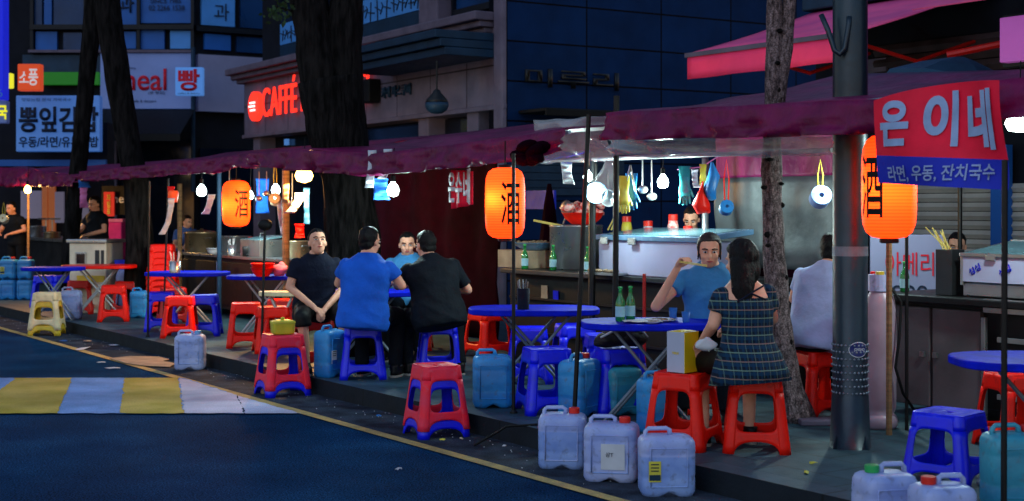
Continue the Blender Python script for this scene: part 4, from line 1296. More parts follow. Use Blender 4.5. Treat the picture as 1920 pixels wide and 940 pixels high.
# ================================================================ STOOLS
SH = .455
def stool_geo(H, wt, wb):
    def wid(h): return wb + (wt - wb) * h
    A = .66                      # inner edge of the legs
    def pos(side, a, h, r=.0):
        """side 0..3, a in [-1,1] along that side of a rounded square"""
        w = wid(h) + r
        rc = .045
        x = a * w; y = -w
        # round the corner
        lim = w - rc
        if abs(x) > lim:
            f = (abs(x) - lim) / rc
            an = f * PI / 4
            x = math.copysign(lim + rc * math.sin(an), x); y = -(lim + rc * math.cos(an))
        c, s = math.cos(side * PI / 2), math.sin(side * PI / 2)
        return (x * c - y * s, x * s + y * c, h * H)
    def se(a, p): return (max(0, 1 - (abs(a) / A) ** p)) ** (1 / p)
    wtop = lambda a: .52 + .27 * se(a, 5)
    wbot = lambda a: .52 - .23 * se(a, 5)
    arch = lambda a: .165 * se(a, 2.4)
    cols_in = [-A + 2 * A * i / 20 for i in range(21)]
    cols_in = [A * math.sin(PI / 2 * c / A) for c in cols_in]
    cols_out = [-1, -.93, -.86, -.8, -.73, -A]
    seat = MB(); legs = [MB() for _ in range(4)]; rail = MB()
    def colgrid(mb, side, cols, lo, hi, n):
        vs = []; fs = []
        for a in cols:
            l, h = lo(a), hi(a)
            for k in range(n + 1): vs.append(pos(side, a, l + (h - l) * k / n))
        m = n + 1
        for i in range(len(cols) - 1):
            for k in range(n): fs.append((i * m + k, (i + 1) * m + k, (i + 1) * m + k + 1, i * m + k + 1))
        mb.add(vs, fs)
    for side in range(4):
        colgrid(seat, side, cols_in, wtop, lambda a: 1.0, 5)
        colgrid(rail, side, cols_in, arch, wbot, 4)
        lo = [-1, -.93, -.86, -.8, -.73, -A]; ro = [-c for c in reversed(lo)]
        colgrid(legs[side], side, ro, lambda a: 0, lambda a: .80, 8)
        colgrid(legs[(side - 1) % 4], side, lo, lambda a: 0, lambda a: .80, 8)  # left columns belong to the neighbour corner
        for cc in (lo, ro): colgrid(seat, side, cc, lambda a: .80, lambda a: 1.0, 3)
    # top plate
    rings = []
    seq = [-1, -.93, -.86, -.8, -.7, -.4, 0, .4, .7, .8, .86, .93]
    def ring(sc_, z):
        out = []
        for side in range(4):
            for a in seq:
                x, y, _ = pos(side, a, 1.0)
                out.append((x * sc_, y * sc_, z))
        return out
    rs = [ring(1, H), ring(.985, H + .007), ring(.95, H + .009), ring(.90, H + .003), ring(.5, H + .002), ring(.14, H + .001), ring(.12, H - .006)]
    n = len(rs[0]); vs = sum(rs, []); fs = []
    for j in range(len(rs) - 1):
        for k in range(n): fs.append((j * n + k, j * n + (k + 1) % n, (j + 1) * n + (k + 1) % n, (j + 1) * n + k))
    seat.add(vs, fs)
    return weld(seat), [weld(l) for l in legs], rail
GEO = {}
def stool_proto(color, label, loc, rz=0.0, size='tall', group='plastic stools'):
    k = (color, size)
    H, wt, wb = {'tall': (SH, .150, .205), 'low': (.362, .152, .198), 'mid': (.435, .142, .196)}[size]
    o = thing('plastic_stool', label, 'stool', loc, rz, group)
    if k in GEO:
        for nm, me in GEO[k]:
            c = bpy.data.objects.new(nm, me); COL.objects.link(c); c.parent = o
            d = c.modifiers.new('solid', 'SOLIDIFY'); d.thickness = .005; d.offset = -1
        return o
    seat, legs, rail = stool_geo(H, wt, wb)
    lst = []
    for nm, mb in [('seat', seat)] + [('leg', l) for l in legs] + [('stretcher', rail)]:
        c = obj(nm, mb, M[color], o, smooth=True)
        d = c.modifiers.new('solid', 'SOLIDIFY'); d.thickness = .005; d.offset = -1
        lst.append((nm, c.data))
    GEO[k] = lst
    return o
def stool(u, vbase, color, label, rz=0.0, z=SW, size='tall', dz=0.0, d=None):
    """vbase = image row of the middle of the stool's footprint"""
    p = G(u, vbase, z)
    if d: p = Vector((W(u, 0, d).x, d, z))
    if z < .1:
        while t_of(p) > -.235: p = Vector((p.x * .997, p.y * .997, z))
    p.z = z + dz
    return stool_proto(color, label, p, rz, size)
S = {}
# on the road, stacked in pairs
stool(530, 738, 'blue', 'blue stool nested under the worn red stool that carries the yellow pot', R(28), RZ)
S['pot'] = stool(530, 738, 'pinkred', 'worn pinkish red stool stacked on a blue one, carrying a yellow pot', R(28), RZ, dz=.062)
stool(818, 812, 'blue', 'blue stool nested under the nearest worn red stool on the road', R(25), RZ, 'mid')
stool(818, 812, 'pinkred', 'empty worn pinkish red stool stacked on a blue one on the road', R(25), RZ, 'mid', dz=.060)
# pavement
stool(680, 708, 'blue', 'blue stool under the man in the blue shirt', R(8))
stool(823, 700, 'blue', 'blue stool under the man in black', R(8))
S['box'] = stool(1282, 836, 'red', 'red stool carrying the yellow and white carton', R(-30))
stool(1417, 842, 'red', 'red stool under the woman in the plaid dress', R(-8))
stool(1534, 778, 'red', 'red stool behind the thick pole under the man in pale shirt', R(20))
stool(1779, 898, 'blue', 'low blue stool at the right between pole and table', R(45), size='low')
stool(1905, 838, 'red', 'red stool at the right edge behind the blue jug', R(12))
stool(213, 602, 'red', 'glossy red stool in front of the red table at left', R(14))
stool(338, 632, 'red', 'red stool behind the lone milky jug', R(5))
stool(383, 628, 'blue', 'blue stool just right of the red stool at left', R(5))
stool(303, 620, 'blue', 'blue stool partly behind the left red stool', R(12))
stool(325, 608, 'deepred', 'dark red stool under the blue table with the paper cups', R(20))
stool(461, 650, 'red', 'dark red stool left in the pair under the table with red rim', R(10))
stool(512, 660, 'red', 'right red stool of the pair behind the knobbed post', R(16))
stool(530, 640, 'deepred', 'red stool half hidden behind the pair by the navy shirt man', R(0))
stool(915, 668, 'red', 'red stool behind the blue jug under the middle table', R(35))
stool(1000, 668, 'blue', 'blue stool farthest back beneath the middle table', R(20))
stool(992, 716, 'blue', 'blue stool directly behind the front one beneath the middle table', R(0))
stool(1078, 708, 'blue', 'blue stool behind the crossed legs, right side of the middle table', R(12))
stool(1025, 772, 'blue', 'front blue stool beside the thin black post and jug', R(15))
S['bag'] = stool(1162, 772, 'blue', 'blue stool with the black bag on its seat', R(10))
stool(1135, 735, 'blue', 'blue stool hidden behind the stool with the black bag', R(4))
stool(1318, 770, 'red', 'red stool under the woman eating with chopsticks', R(10))
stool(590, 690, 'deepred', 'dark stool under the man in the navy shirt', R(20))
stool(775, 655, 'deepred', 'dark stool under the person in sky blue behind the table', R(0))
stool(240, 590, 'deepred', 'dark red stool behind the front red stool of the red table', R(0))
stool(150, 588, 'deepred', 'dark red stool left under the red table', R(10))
for i in range(7):
    stool(305, 592, 'red', ['lowest', 'second lowest', 'third lowest', 'middle', 'third highest', 'second highest', 'top'][i] + ' red stool of the tall stack behind the blue table', R(6), dz=.085 * i)
stool(88, 622, 'yellow', 'yellow stool nested beneath the cream stool on the road at left', R(6), RZ, d=17.6)
stool(88, 622, 'cream', 'dirty cream stool stacked on the yellow stool at left', R(6), RZ, dz=.075, d=17.6)
stool(85, 575, 'blue', 'blue stool under the far left blue table', R(10))
stool(118, 575, 'blue', 'blue stool right of another under the far left table', R(30))

# ================================================================ TABLES
def table(u, v, label, w=1.0, m='tableblue', rz=0.0, z=.70, legm='whitemetal', grp='folding tables', d=None, leg_ang=None, p=3.0):
    dd = d or (EYE - SW - z) * F / (v - HOR)
    x = (u - 960) / F * dd
    o = thing('folding_table', label, 'table', (x, dd, SW), rz, grp)
    r = w / 2; ry = r * .66
    b = MB().loft([((0, 0, z - .045), r * .97, ry * .97), ((0, 0, z - .040), r, ry), ((0, 0, z - .005), r, ry), ((0, 0, z), r * .985, ry * .985)], 56, p)
    obj('table_top', b, M[m], o, bevel=.004)
    la = leg_ang or 0
    rot = Matrix.Rotation(la * .6, 4, 'Z')
    for sgn in (-1, 1):
        y = sgn * ry * .55
        for dr in (-1, 1):
            q = MB(); q.M = rot
            q.tube([(dr * r * .62, y - .01 * dr * sgn, .015), (-dr * r * .50, y - .01 * dr * sgn, z - .04)], .012, 10)
            obj('leg', q, M[legm], o)
    q = MB(); q.M = rot
    for dr in (-1, 1):
        q.tube([(dr * r * .62, -ry * .58, .015), (dr * r * .62, ry * .58, .015)], .012, 10)
        q.tube([(dr * r * .48, -ry * .58, z - .05), (dr * r * .48, ry * .58, z - .05)], .01, 8)
    obj('crossbar', q, M[legm], o)
    return o
T1 = table(1001, 577, 'blue oval folding table with cup of utensils in the middle', 1.02, leg_ang=R(18), legm='greymetal')
T2 = table(1222, 602, 'blue folding table with green bottles between the two women', .98, leg_ang=R(-25), legm='greymetal')
T3 = table(1978, 670, 'empty blue folding table cut off at the right edge', 1.05, leg_ang=R(10), legm='greymetal')
T4 = table(352, 510, 'blue folding table holding paper cups at left', 1.0, leg_ang=R(15))
T5 = table(500, 516, 'blue folding table with red bowls behind the knobbed post', .9, leg_ang=R(0))
T6 = table(186, 497, 'red folding table in front of the steel cabinet', .98, 'red', leg_ang=R(15))
T7 = table(100, 501, 'far blue folding table beside the stacked jugs', .8, leg_ang=R(15), legm='greymetal')
T8 = table(688, 545, 'blue folding table between the seated men', 1.0, leg_ang=R(15), legm='greymetal')
T9 = table(530, 527, 'small table with orange rim in front of the navy shirt man', .46, 'cream', leg_ang=R(10), z=.62)
T9.location = (W(528, 0, 14.2).x, 14.2, SW)
bpy.context.view_layer.update()

# ================================================================ WATER JUGS
def jug(u, vbase, label, z=SW, rz=0.0, m='jug', cap='capred', w=.31, dp=.24, h=.37, d=None, sticker=None, mark=False, dz=0, grp='plastic water jugs'):
    p = G(u, vbase, z) if not d else Vector((W(u, 0, d).x, d, z))
    if z < .1:
        z = RZ
        while t_of(p) > -.20: p = Vector((p.x * .997, p.y * .997, z))
    p.z = z + dz
    o = thing('water_jug', label, 'jug', p, rz, grp)
    hw, hd = w / 2, dp / 2
    b = MB().loft([((0, 0, .0), hw * .86, hd * .86), ((0, 0, .006), hw * .93, hd * .93), ((0, 0, .03), hw, hd), ((0, 0, h * .30), hw * .995, hd * .99), ((0, 0, h * .33), hw * .975, hd * .975), ((0, 0, h * .36), hw * .995, hd * .99),
                   ((0, 0, h * .70), hw * .995, hd * .995), ((0, 0, h * .73), hw * .98, hd * .975), ((0, 0, h * .76), hw, hd), ((0, 0, h * .90), hw * .985, hd * .985), ((0, 0, h * .955), hw * .92, hd * .9), ((0, 0, h * .985), hw * .80, hd * .74), ((0, 0, h), hw * .62, hd * .5)], 56, 5.0)
    # squeeze notch at the bottom of the broad faces
    for i, v in enumerate(b.v):
        if v.z < .05:
            k = math.exp(-(v.x / .035) ** 2)
            v.z += .028 * k * (1 if v.z < .02 else .4)
        v.x += wrinkle(v, .004, 9, u); v.y += wrinkle(v, .005, 8, u + 5)
    body = obj('body', b, M[m], o, smooth=True)
    # raised panel frame on the broad face
    q = MB()
    fr = [(-hw * .66, h * .18), (hw * .66, h * .18), (hw * .66, h * .82), (-hw * .66, h * .82), (-hw * .66, h * .18)]
    for sg in (-1, 1):
        q = MB().tube([(x, sg * (hd - .001), zz) for x, zz in fr], .0045, 6)
        obj('moulded_rim', q, M[m], body, smooth=True)
    hd_ = MB().tube([(-hw * .78, 0, h - .035), (-hw * .76, 0, h + .018), (-hw * .66, 0, h + .034), (-hw * .0, 0, h + .036), (hw * .12, 0, h + .026), (hw * .14, 0, h - .012)], [.013, .013, .012, .012, .013, .016], 10)
    obj('handle', hd_, M[m], o, smooth=True)
    nk = MB().lathe([(.036, h - .022), (.032, h - .01), (.028, h + .004)], 20, (hw * .48, 0, 0)); obj('neck', nk, M[m], o, smooth=True)
    if cap:
        prof = [(.032, h), (.034, h + .004), (.034, h + .032), (.030, h + .036)]
        obj('cap', MB().lathe(prof, 22, (hw * .48, 0, 0)), M[cap], o, bevel=.002)
    if sticker:
        sx = -hw * .52
        s_ = obj('sticker', MB().box((sx, -hd - .003, h * .44), (.068, .003, .115)), M[sticker], o)
        obj('sticker_band', MB().box((sx, -hd - .0055, h * .34), (.062, .003, .032)), M['bluemetal' if sticker == 'yellowrubber' else 'poster'], s_)
        q = MB()
        for i in range(3): q.box((sx, -hd - .0055, h * .56 - i * .018), (.045, .003, .006))
        obj('sticker_print', q, M['darktext'], s_)
    if mark:
        obj('label_plate', MB().box((.02, -hd - .002, h * .46), (.14, .003, .15)), M['paper'], o)
        text('marker_writing', '삼T', M['darktext'], .028, .045, o, (-.0, -hd - .006, h * .50), ext=.002)
    return o
jug(1055, 861, 'milky jug with red cap at the foot of the slanted post', 0, R(-6), w=.30, dp=.25, h=.335)
jug(1147, 893, 'milky jug with red cap and hand marked label, middle of three', 0, R(-10), w=.325, dp=.26, h=.340, mark=True)
jug(1249, 918, 'milky jug with yellow sticker, right of the front three', 0, R(2), w=.31, h=.335, cap=None, sticker='yellowrubber')
jug(923, 762, 'bluish jug on the pavement beside the thin black post', SW, R(4), 'jugblue', None, w=.29, dp=.24, h=.385)
jug(1087, 778, 'tall bluish jug with red cap behind the slanted post', SW, R(55), 'jugblue', 'capred', w=.30, dp=.23, h=.40)
jug(618, 706, 'bluish jug with a printed sticker left of the blue stool', SW, R(60), 'jugblue', None, w=.26, dp=.2, h=.41, sticker='paper')
jug(357, 688, 'lone milky jug with blue cap standing on the road by the kerb', 0, R(3), 'jug', 'capblue', w=.30, dp=.22, h=.35)
jug(133, 598, 'milky jug between the cream stool and the red table', SW, R(8), 'jug', None, w=.28, dp=.24, h=.38)
jug(262, 596, 'bluish jug beside the tree behind the glossy red stool', SW, R(0), 'jugblue', None, w=.24, dp=.22, h=.36)
jug(17, 560, 'lower left jug of the stack of four', SW, 0, 'jugblue', None, w=.27, dp=.22, h=.32, d=22.3)
jug(49, 560, 'lower right jug of the stack of four', SW, 0, 'jugblue', None, w=.26, dp=.22, h=.32, d=22.3)
jug(17, 560, 'upper left jug of the stack of four, with yellow label', SW, 0, 'jugblue', 'capred', w=.27, dp=.22, h=.31, d=22.3, dz=.335, sticker='yellowrubber')
jug(49, 560, 'upper right jug of the stack of four', SW, 0, 'jugblue', 'capred', w=.24, dp=.22, h=.31, d=22.3, dz=.335)
jug(1658, 0, 'milky jug with green cap at the bottom edge', 0, R(14), 'jug', 'capgreen', w=.27, dp=.22, d=6.62).rotation_euler.z = R(194)
jug(1766, 0, 'bluish white jug with red cap at the bottom edge', 0, R(190), 'jug', 'capred', w=.27, dp=.22, d=6.45)
jug(1902, 0, 'teal jug on the pavement behind the right black post', SW, R(6), 'jugteal', 'capred', w=.30, dp=.23, d=6.85)
jug(1166, 768, 'pale jug seen through the legs of the stool with the bag', SW, R(20), 'jugteal', None, w=.26, dp=.22, d=9.95, h=.34)
jug(1232, 800, 'blue-white jug behind the red stool with the carton', SW, R(25), 'jugblue', None, w=.24, dp=.2, d=9.15, h=.36)
# big white tub by the steel cabinet
t = thing('plastic_drum', 'pale plastic drum between the steel cabinet and the left tree', 'drum', Vector((W(238, 0, 19.4).x, 19.4, SW)))
obj('body', MB().lathe([(.13, 0), (.15, .02), (.15, .25), (.145, .27), (.15, .29), (.15, .52), (.12, .60), (.10, .62)], 28), M['jug'], t, smooth=True)
obj('lid', MB().lathe([(.105, .615), (.105, .65), (.09, .66)], 24), M['tableblue'], t)
t = thing('lidded_crate', 'upside-down blue crate stacked on the pale drum', 'crate', Vector((W(238, 0, 19.4).x, 19.4, SW + .665)))
obj('body', MB().loft([((0, 0, 0), .15, .12), ((0, 0, .08), .16, .13)], 24, 5), M['bannerblue'], t)

# ================================================================ THINGS ON STOOLS AND TABLES
def on(o): return o.location.copy()
zt = SH + .062 + .010
p = S['pot'].location.copy()
t = thing('lidded_pot', 'small olive yellow plastic pot with lid knob on the worn red stool', 'pot', (p.x, p.y, RZ + SH + .062 + .01), R(20))
obj('body', MB().loft([((0, 0, 0), .085, .075), ((0, 0, .01), .095, .08), ((0, 0, .09), .10, .085), ((0, 0, .095), .10, .085)], 24, 6), M['kettle'], t)
l = obj('lid', MB().loft([((0, 0, .096), .104, .088), ((0, 0, .11), .10, .085), ((0, 0, .12), .06, .05)], 24, 6), M['kettle'], t)
obj('knob', MB().lathe([(.018, .118), (.02, .135), (.01, .142)], 12), M['kettle'], l)
p = S['box'].location.copy()
t = thing('carton_box', 'upright carton with pale front and yellow side on the red stool', 'box', (p.x - .01, p.y - .02, SW + SH + .008), R(-42))
obj('body', MB().box((0, 0, .125), (.13, .15, .25)), M['whitebox'], t, bevel=.002)
obj('yellow_side', MB().box((.0665, 0, .125), (.003, .148, .248)), M['yellowbox'], t)
obj('lid_flap', MB().box((0, .0, .2515), (.10, .14, .003)), M['yellowbox'], t)
text('print', 'TISSUE', M['yellowbox'], .014, .05, t, (0, -.077, .12), ext=.002)
p = S['bag'].location.copy()
t = thing('handbag', 'black bag with pale trim lying on the blue stool', 'bag', (p.x, p.y, SW + SH + .008), R(12))
b = MB()
for (x, y, z, a, c, e) in ((-.05, 0, .06, .15, .11, .055), (.08, 0, .075, .13, .11, .07), (.0, 0, .10, .13, .09, .05), (-.12, 0, .045, .08, .08, .04)): b.ball((x, y, z), (a, c, e), 16)
for v in b.v: v += Vector((wrinkle(v, .02, 12), wrinkle(v, .02, 12, 5), wrinkle(v, .02, 12, 9)))
obj('body', b, M['bagblack'], t, smooth=True)
obj('strap', MB().tube([(-.16, -.06, .08), (-.08, -.10, .13), (.03, -.09, .16), (.13, -.08, .14), (.19, -.06, .08)], .009, 8), M['whitecloth'], t, smooth=True)

def bottle(label, loc, h=.215, labelm='bottlelabel', m='greenglass'):
    o = thing('soju_bottle', label, 'bottle', loc, 0, 'green glass bottles')
    r = .033
    bd = obj('glass', MB().lathe([(.028, 0), (r, .006), (r, h * .52), (.028, h * .62), (.015, h * .74), (.0125, h * .80), (.0125, h * .93), (.0145, h * .94), (.0145, h * .96)], 24), M[m], o, smooth=True)
    obj('label', MB().lathe([(r + .0008, h * .14), (r + .0008, h * .44)], 24, cap=False), M[labelm], o)
    obj('cap', MB().lathe([(.0145, h * .955), (.0155, h * .96), (.0155, h), (.013, h + .002)], 16), M['capgreen'], o)
    return o
tz = SW + .70
bottle('left green bottle of the pair on the blue table', (T2.location.x - .22, T2.location.y - .05, tz + .001), .235)
bottle('right green bottle of the pair on the blue table', (T2.location.x - .145, T2.location.y + .02, tz + .001), .235)
def plate(label, loc, r=.09, m='whitecloth', food=True):
    o = thing('plate', label, 'plate', loc)
    obj('dish', MB().lathe([(r * .5, 0), (r * .55, .002), (r, .014), (r * .98, .017), (r * .5, .006), (.002, .005)], 24, cap=False), M[m], o, smooth=True)
    if food:
        b = MB()
        rn = random.Random(int(loc[0] * 1000))
        for i in range(10): b.ball((rn.gauss(0, r * .25), rn.gauss(0, r * .25), .012), (.018, .014, .009), 8)
        obj('food', b, M['food'], o, smooth=True)
    return o
plate('white plate of food in front of the woman eating', (T2.location.x + .06, T2.location.y - .05, tz + .001), .11)
plate('small side dish near the green bottles', (T2.location.x - .02, T2.location.y - .22, tz + .001), .065)
t = thing('paper_napkins', 'crumpled pale napkin sheets lying beside the green bottles', 'napkin', (T2.location.x - .08, T2.location.y - .16, tz + .002))
obj('sheet', MB().grid(lambda a, b: (a * .26 - .13, b * .2 - .1, .012 + .012 * noise.noise(Vector((a * 4, b * 4, 3)))), 14, 10), M['paper'], t, smooth=True, solid=.001)
def cup(label, loc, r=.035, h=.09, m='poster'):
    o = thing('cup', label, 'cup', loc)
    obj('body', MB().lathe([(r * .75, 0), (r, h), (r * .93, h), (r * .7, .006), (.001, .006)], 20, cap=False), M[m], o, smooth=True)
    return o
cup('small glass near the plaid woman on the table', (T2.location.x + .22, T2.location.y - .12, tz + .001), .03, .07)
cup('second small glass beside the white plate', (T2.location.x + .16, T2.location.y + .12, tz + .001), .03, .08)
# utensils caddy on table 1
def caddy(label, loc, m='shirtnavy', r=.045, h=.13, stick='steel', n=9, L=.07):
    o = thing('utensil_cup', label, 'utensil holder', loc)
    obj('cup', MB().lathe([(r * .9, 0), (r, h), (r * .92, h), (r * .85, .01), (.001, .01)], 20, cap=False), M[m], o, smooth=True)
    rn = random.Random(int(loc[0] * 777))
    for i in range(n):
        a = rn.uniform(0, 6.28)
        x, y = math.cos(a), math.sin(a)
        obj('utensil', MB().tube([(x * r * .3, y * r * .3, .02), (x * r * .85, y * r * .85, h + rn.uniform(.5, 1) * L)], .004, 6), M[stick], o)
    return o
caddy('dark cup of steel spoons on the middle blue table', (W(981, 0, 10.6).x, 10.6, tz + .001), 'shirtnavy', .05, .16, 'steel', 12, .07)
caddy('cup of paper-wrapped chopsticks on the left blue table', (W(328, 0, 16.5).x, 16.5, tz + .001), 'steel', .07, .14, 'paper', 14, .13)
def bowl(label, loc, r, h, m, name='bowl', cat='bowl'):
    o = thing(name, label, cat, loc)
    obj('shell', MB().lathe([(r * .5, 0), (r * .55, .004), (r * .85, h * .5), (r, h), (r * 1.03, h), (r * .98, h - .005), (r * .8, h * .5), (r * .5, .012), (.002, .01)], 28, cap=False), M[m], o, smooth=True)
    return o
bowl('lower red plastic bowl on the blue table by the post', (W(492, 0, 15.6).x, 15.6, tz + .002), .13, .10, 'red')
bowl('upper red plastic bowl nested in another on the blue table', (W(492, 0, 15.6).x + .004, 15.6, tz + .05), .135, .10, 'red')
t = thing('pink_bag', 'pink plastic bag beside the red bowls', 'bag', (W(524, 0, 15.7).x, 15.7, tz + .003))
b = MB().ball((0, 0, .07), (.09, .07, .07), 14).ball((.02, 0, .12), (.04, .04, .05), 10)
for v in b.v: v += Vector((wrinkle(v, .03, 14), wrinkle(v, .03, 14, 3), wrinkle(v, .02, 14, 7)))
obj('bag', b, M['pinkcloth'], t, smooth=True)

# dishes on the table between the men
for i, (x, y, r) in enumerate(((-.12, -.10, .09), (.14, .02, .07), (.02, .18, .10))):
    plate(['left plate of side dishes between the seated men', 'small plate near the man in black', 'plate at the far side of the men\'s table'][i], (T8.location.x + x, T8.location.y + y, tz + .001), r)
bottle('green bottle on the table between the seated men', (T8.location.x + .06, T8.location.y - .10, tz + .001), .225)
cup('small steel cup on the table between the seated men', (T8.location.x + .2, T8.location.y - .2, tz + .001), .028, .07, 'steel')
# ================================================================ FOOD CARTS
# right cart
def cart_frame(u, v, tt):  # helper: local origin on the pavement
    p = PT(u, v, tt); p.z = SW
    return p
# local x right along the kerb, y inward, z above the pavement
TC = 2.55
pR0 = PT(1655, 0, TC); pR1 = PT(1843, 0, TC)
rc = thing('food_cart', 'grey metal food cart with two doors and black counter at right', 'food cart', (pR0.x, pR0.y, SW), ROT, 'food carts under the stall roofs')
Lr = (Vector((pR1.x, pR1.y)) - Vector((pR0.x, pR0.y))).length
def zr(u, v): return PT(u, v, TC).z - SW
ztop_ = zr(1740, 566); zb_ = zr(1740, 762)
obj('body', MB().box((Lr / 2 + .9, .42, (ztop_ + .12) / 2), (Lr + 1.8, .78, ztop_ - .12)), M['blackmetal'], rc)
for i in range(2):
    x0 = .03 + i * (Lr - .02) / 2
    dr = obj('door', MB().box((x0 + (Lr - .06) / 4, -.0 + .01, (ztop_ + zb_) / 2 - .02), ((Lr - .06) / 2 - .006, .05, ztop_ - zb_ - .04)), M['greypaint'], rc, bevel=.006)
    obj('latch', MB().box((x0 + (.04 if i else (Lr - .06) / 2 - .05), -.03, (ztop_ + zb_) / 2), (.035, .025, .035)), M['steel'], dr)
obj('counter', MB().box((Lr / 2 + .9, .38, ztop_ + .02), (Lr + 1.9, .95, .05)), M['blackmetal'], rc, bevel=.008)
obj('edge_strip', MB().box((Lr + .85, -.05, ztop_ + .005), (1.6, .03, .09)), M['steel'], rc)
b = MB()
for zz in (.22, .42, .60): b.box((Lr + .9, .15, zz), (1.5, .4, .02)).box((Lr + .9, -.045, zz), (1.5, .02, .035))
for x in (.04, 1.6): b.box((Lr + x, -.04, .38), (.035, .03, .72))
obj('shelf_rack', b, M['steel'], rc, bevel=.003)
b = MB(); rn = random.Random(5)
for i in range(6): b.ball((Lr + .2 + i * .2, .1, .50 + rn.uniform(-.02, .02)), (.11, .09, .055), 12)
for v in b.v: v += Vector((wrinkle(v, .03, 12), wrinkle(v, .03, 12, 3), wrinkle(v, .02, 12, 7)))
bg = obj('bags', b, M['clear'], rc, smooth=True)
zc = ztop_ + .048
def cpos(x, y, z=0): return rc.matrix_basis @ Vector((x, y, zc + z))
bpy.context.view_layer.update()
# display case with lettering film
t = thing('display_case', 'steel and glass display case with slanted lid on the right cart', 'display case', cpos(.60, .30), ROT)
obj('base_tray', MB().box((.62, .05, .05), (1.15, .55, .09)), M['steel'], t, bevel=.006)
obj('front_panel', MB().box((.62, -.24, .19), (1.13, .012, .17)), M['boxface'], t)
for i in range(5): text('print', '싱싱', M['tableblue'], .05, .10, t, (.16 + i * .24, -.252, .19), (PI / 2, -.5, 0), bold=.03, ext=.002)
b = MB()
for x in (.05, 1.19): b.box((x, -.24, .19), (.02, .02, .22))
b.box((.62, -.245, .29), (1.16, .03, .025)).box((.62, .32, .37), (1.16, .03, .03)).box((.045, .04, .33), (.02, .6, .02), 0, Matrix.Rotation(.14, 4, 'X'))
fr = obj('frame', b, M['steel'], t, bevel=.003)
obj('lid', MB().box((.62, .04, .335), (1.12, .56, .012), 0, Matrix.Rotation(.14, 4, 'X')), M['lidglass'], t)
obj('latch', MB().box((.30, -.265, .275), (.07, .02, .04)), M['steel'], t, bevel=.004)
t = thing('chopstick_box', 'dark metal box full of long yellow chopsticks on the right cart', 'utensil holder', cpos(.40, -.0), ROT)
t.location = cpos(.44, .12)
obj('box', MB().box((.06, 0, .16), (.14, .14, .32)), M['darksteel'], t, bevel=.004)
rn = random.Random(8)
for i in range(9):
    a = rn.uniform(-.9, .15)
    obj('chopstick', MB().tube([(.06 + rn.uniform(-.02, .02), rn.uniform(-.04, .04), .28), (.06 + a * .22, rn.uniform(-.06, .06), .30 + .16 * rn.uniform(.8, 1.1))], .0045, 6), M['bamboo'], t)
bottle('green bottle standing alone on the right cart counter', cpos(.10, .12), .22)
t = thing('red_clamp', 'orange red clamp on the corner of the right cart', 'clamp', cpos(-.0, -.06, .0), ROT)
obj('clamp', MB().box((0, 0, .03), (.05, .04, .06)).box((-.04, 0, .07), (.03, .03, .16)), M['red'], t, bevel=.008)
# gas cylinder with hose
g0 = W(1650, 0, 9.3); g0.z = SW
t = thing('gas_cylinder', 'tall pinkish white gas cylinder behind the thick pole', 'gas cylinder', g0)
obj('tank', MB().lathe([(.10, 0), (.115, .02), (.115, .07), (.105, .09), (.09, .10), (.105, .14), (.108, .25), (.108, .80), (.09, .88), (.055, .93), (.03, .95), (.03, .97)], 28), M['pinkgas'], t, smooth=True)
obj('collar', MB().lathe([(.075, .92), (.075, 1.03)], 20, cap=False), M['jug'], t, solid=.006)
obj('valve', MB().lathe([(.018, .96), (.018, 1.02), (.03, 1.02), (.03, 1.05)], 12), M['yellow'], t)
obj('hose', MB().tube([(.02, -.05, 1.0), (.12, -.08, .85), (.10, -.10, .6), (.07, -.12, .42), (.12, -.12, .25), (.22, -.05, .12), (.35, .1, .10)], .010, 8), M['black'], t, smooth=True)

# ---- middle cart
TM_ = 2.15
pM0 = PT(945, 0, TM_); pM1 = PT(1330, 0, TM_)
mc = thing('food_cart', 'dark food cart with black counter loaded with pans in the middle', 'food cart', (pM0.x, pM0.y, SW), ROT, 'food carts under the stall roofs')
Lm = (Vector((pM1.x, pM1.y)) - Vector((pM0.x, pM0.y))).length
zm = .87
obj('body', MB().box((Lm / 2, .5, zm / 2), (Lm - .06, .9, zm - .04)), M['black'], mc, bevel=.01)
obj('counter', MB().box((Lm / 2, .48, zm), (Lm, 1.05, .045)), M['darksteel'], mc, bevel=.008)
b = MB()
for z in (.30, .62): b.box((Lm / 2, .035, z), (Lm - .1, .02, .02))
obj('front_trim', b, M['blackmetal'], mc)
obj('sticker', MB().box((.62, .04, .68), (.10, .01, .14)), M['cardboard'], mc)
obj('sticker', MB().box((.80, .04, .67), (.08, .01, .08)), M['tableblue'], mc)
bpy.context.view_layer.update()
def mp_at(u, y, z=0):
    """a spot on the middle cart's counter, seen in column u, y metres behind its front edge"""
    q = PT(u, 0, TM_ + y); q.z = SW + zm + .024 + z
    return q
t = thing('cardboard_box', 'low cardboard box under the enamel bowl on the middle cart', 'box', mp_at(985, .22), ROT)
obj('body', MB().box((0, 0, .085), (.52, .30, .17)), M['cardboard'], t, bevel=.004)
t = bowl('wide blue enamel bowl of dried shellfish on the cardboard box', mp_at(1003, .22, .172), .21, .075, 'enamel', 'enamel_bowl')
b = MB(); rn = random.Random(2)
for i in range(46):
    a = rn.uniform(0, 6.28); r = rn.uniform(0, .16)
    b.ball((r * math.cos(a), r * math.sin(a), .065 + rn.uniform(0, .02)), (.022, .016, .012), 7, Matrix.Rotation(rn.uniform(0, 3), 4, 'X'))
obj('food', b, M['food'], t)
t = thing('stock_pot', 'tall grey steel pot behind the black posts of the middle cart', 'pot', mp_at(1080, .42), ROT)
obj('body', MB().lathe([(.24, 0), (.25, .01), (.25, .40), (.26, .41), (.25, .42)], 36), M['steel'], t, smooth=True)
t = bowl('red plastic basket of red wrapped snacks on the stock pot', mp_at(1093, .42, .425), .20, .11, 'red', 'basket', 'basket')
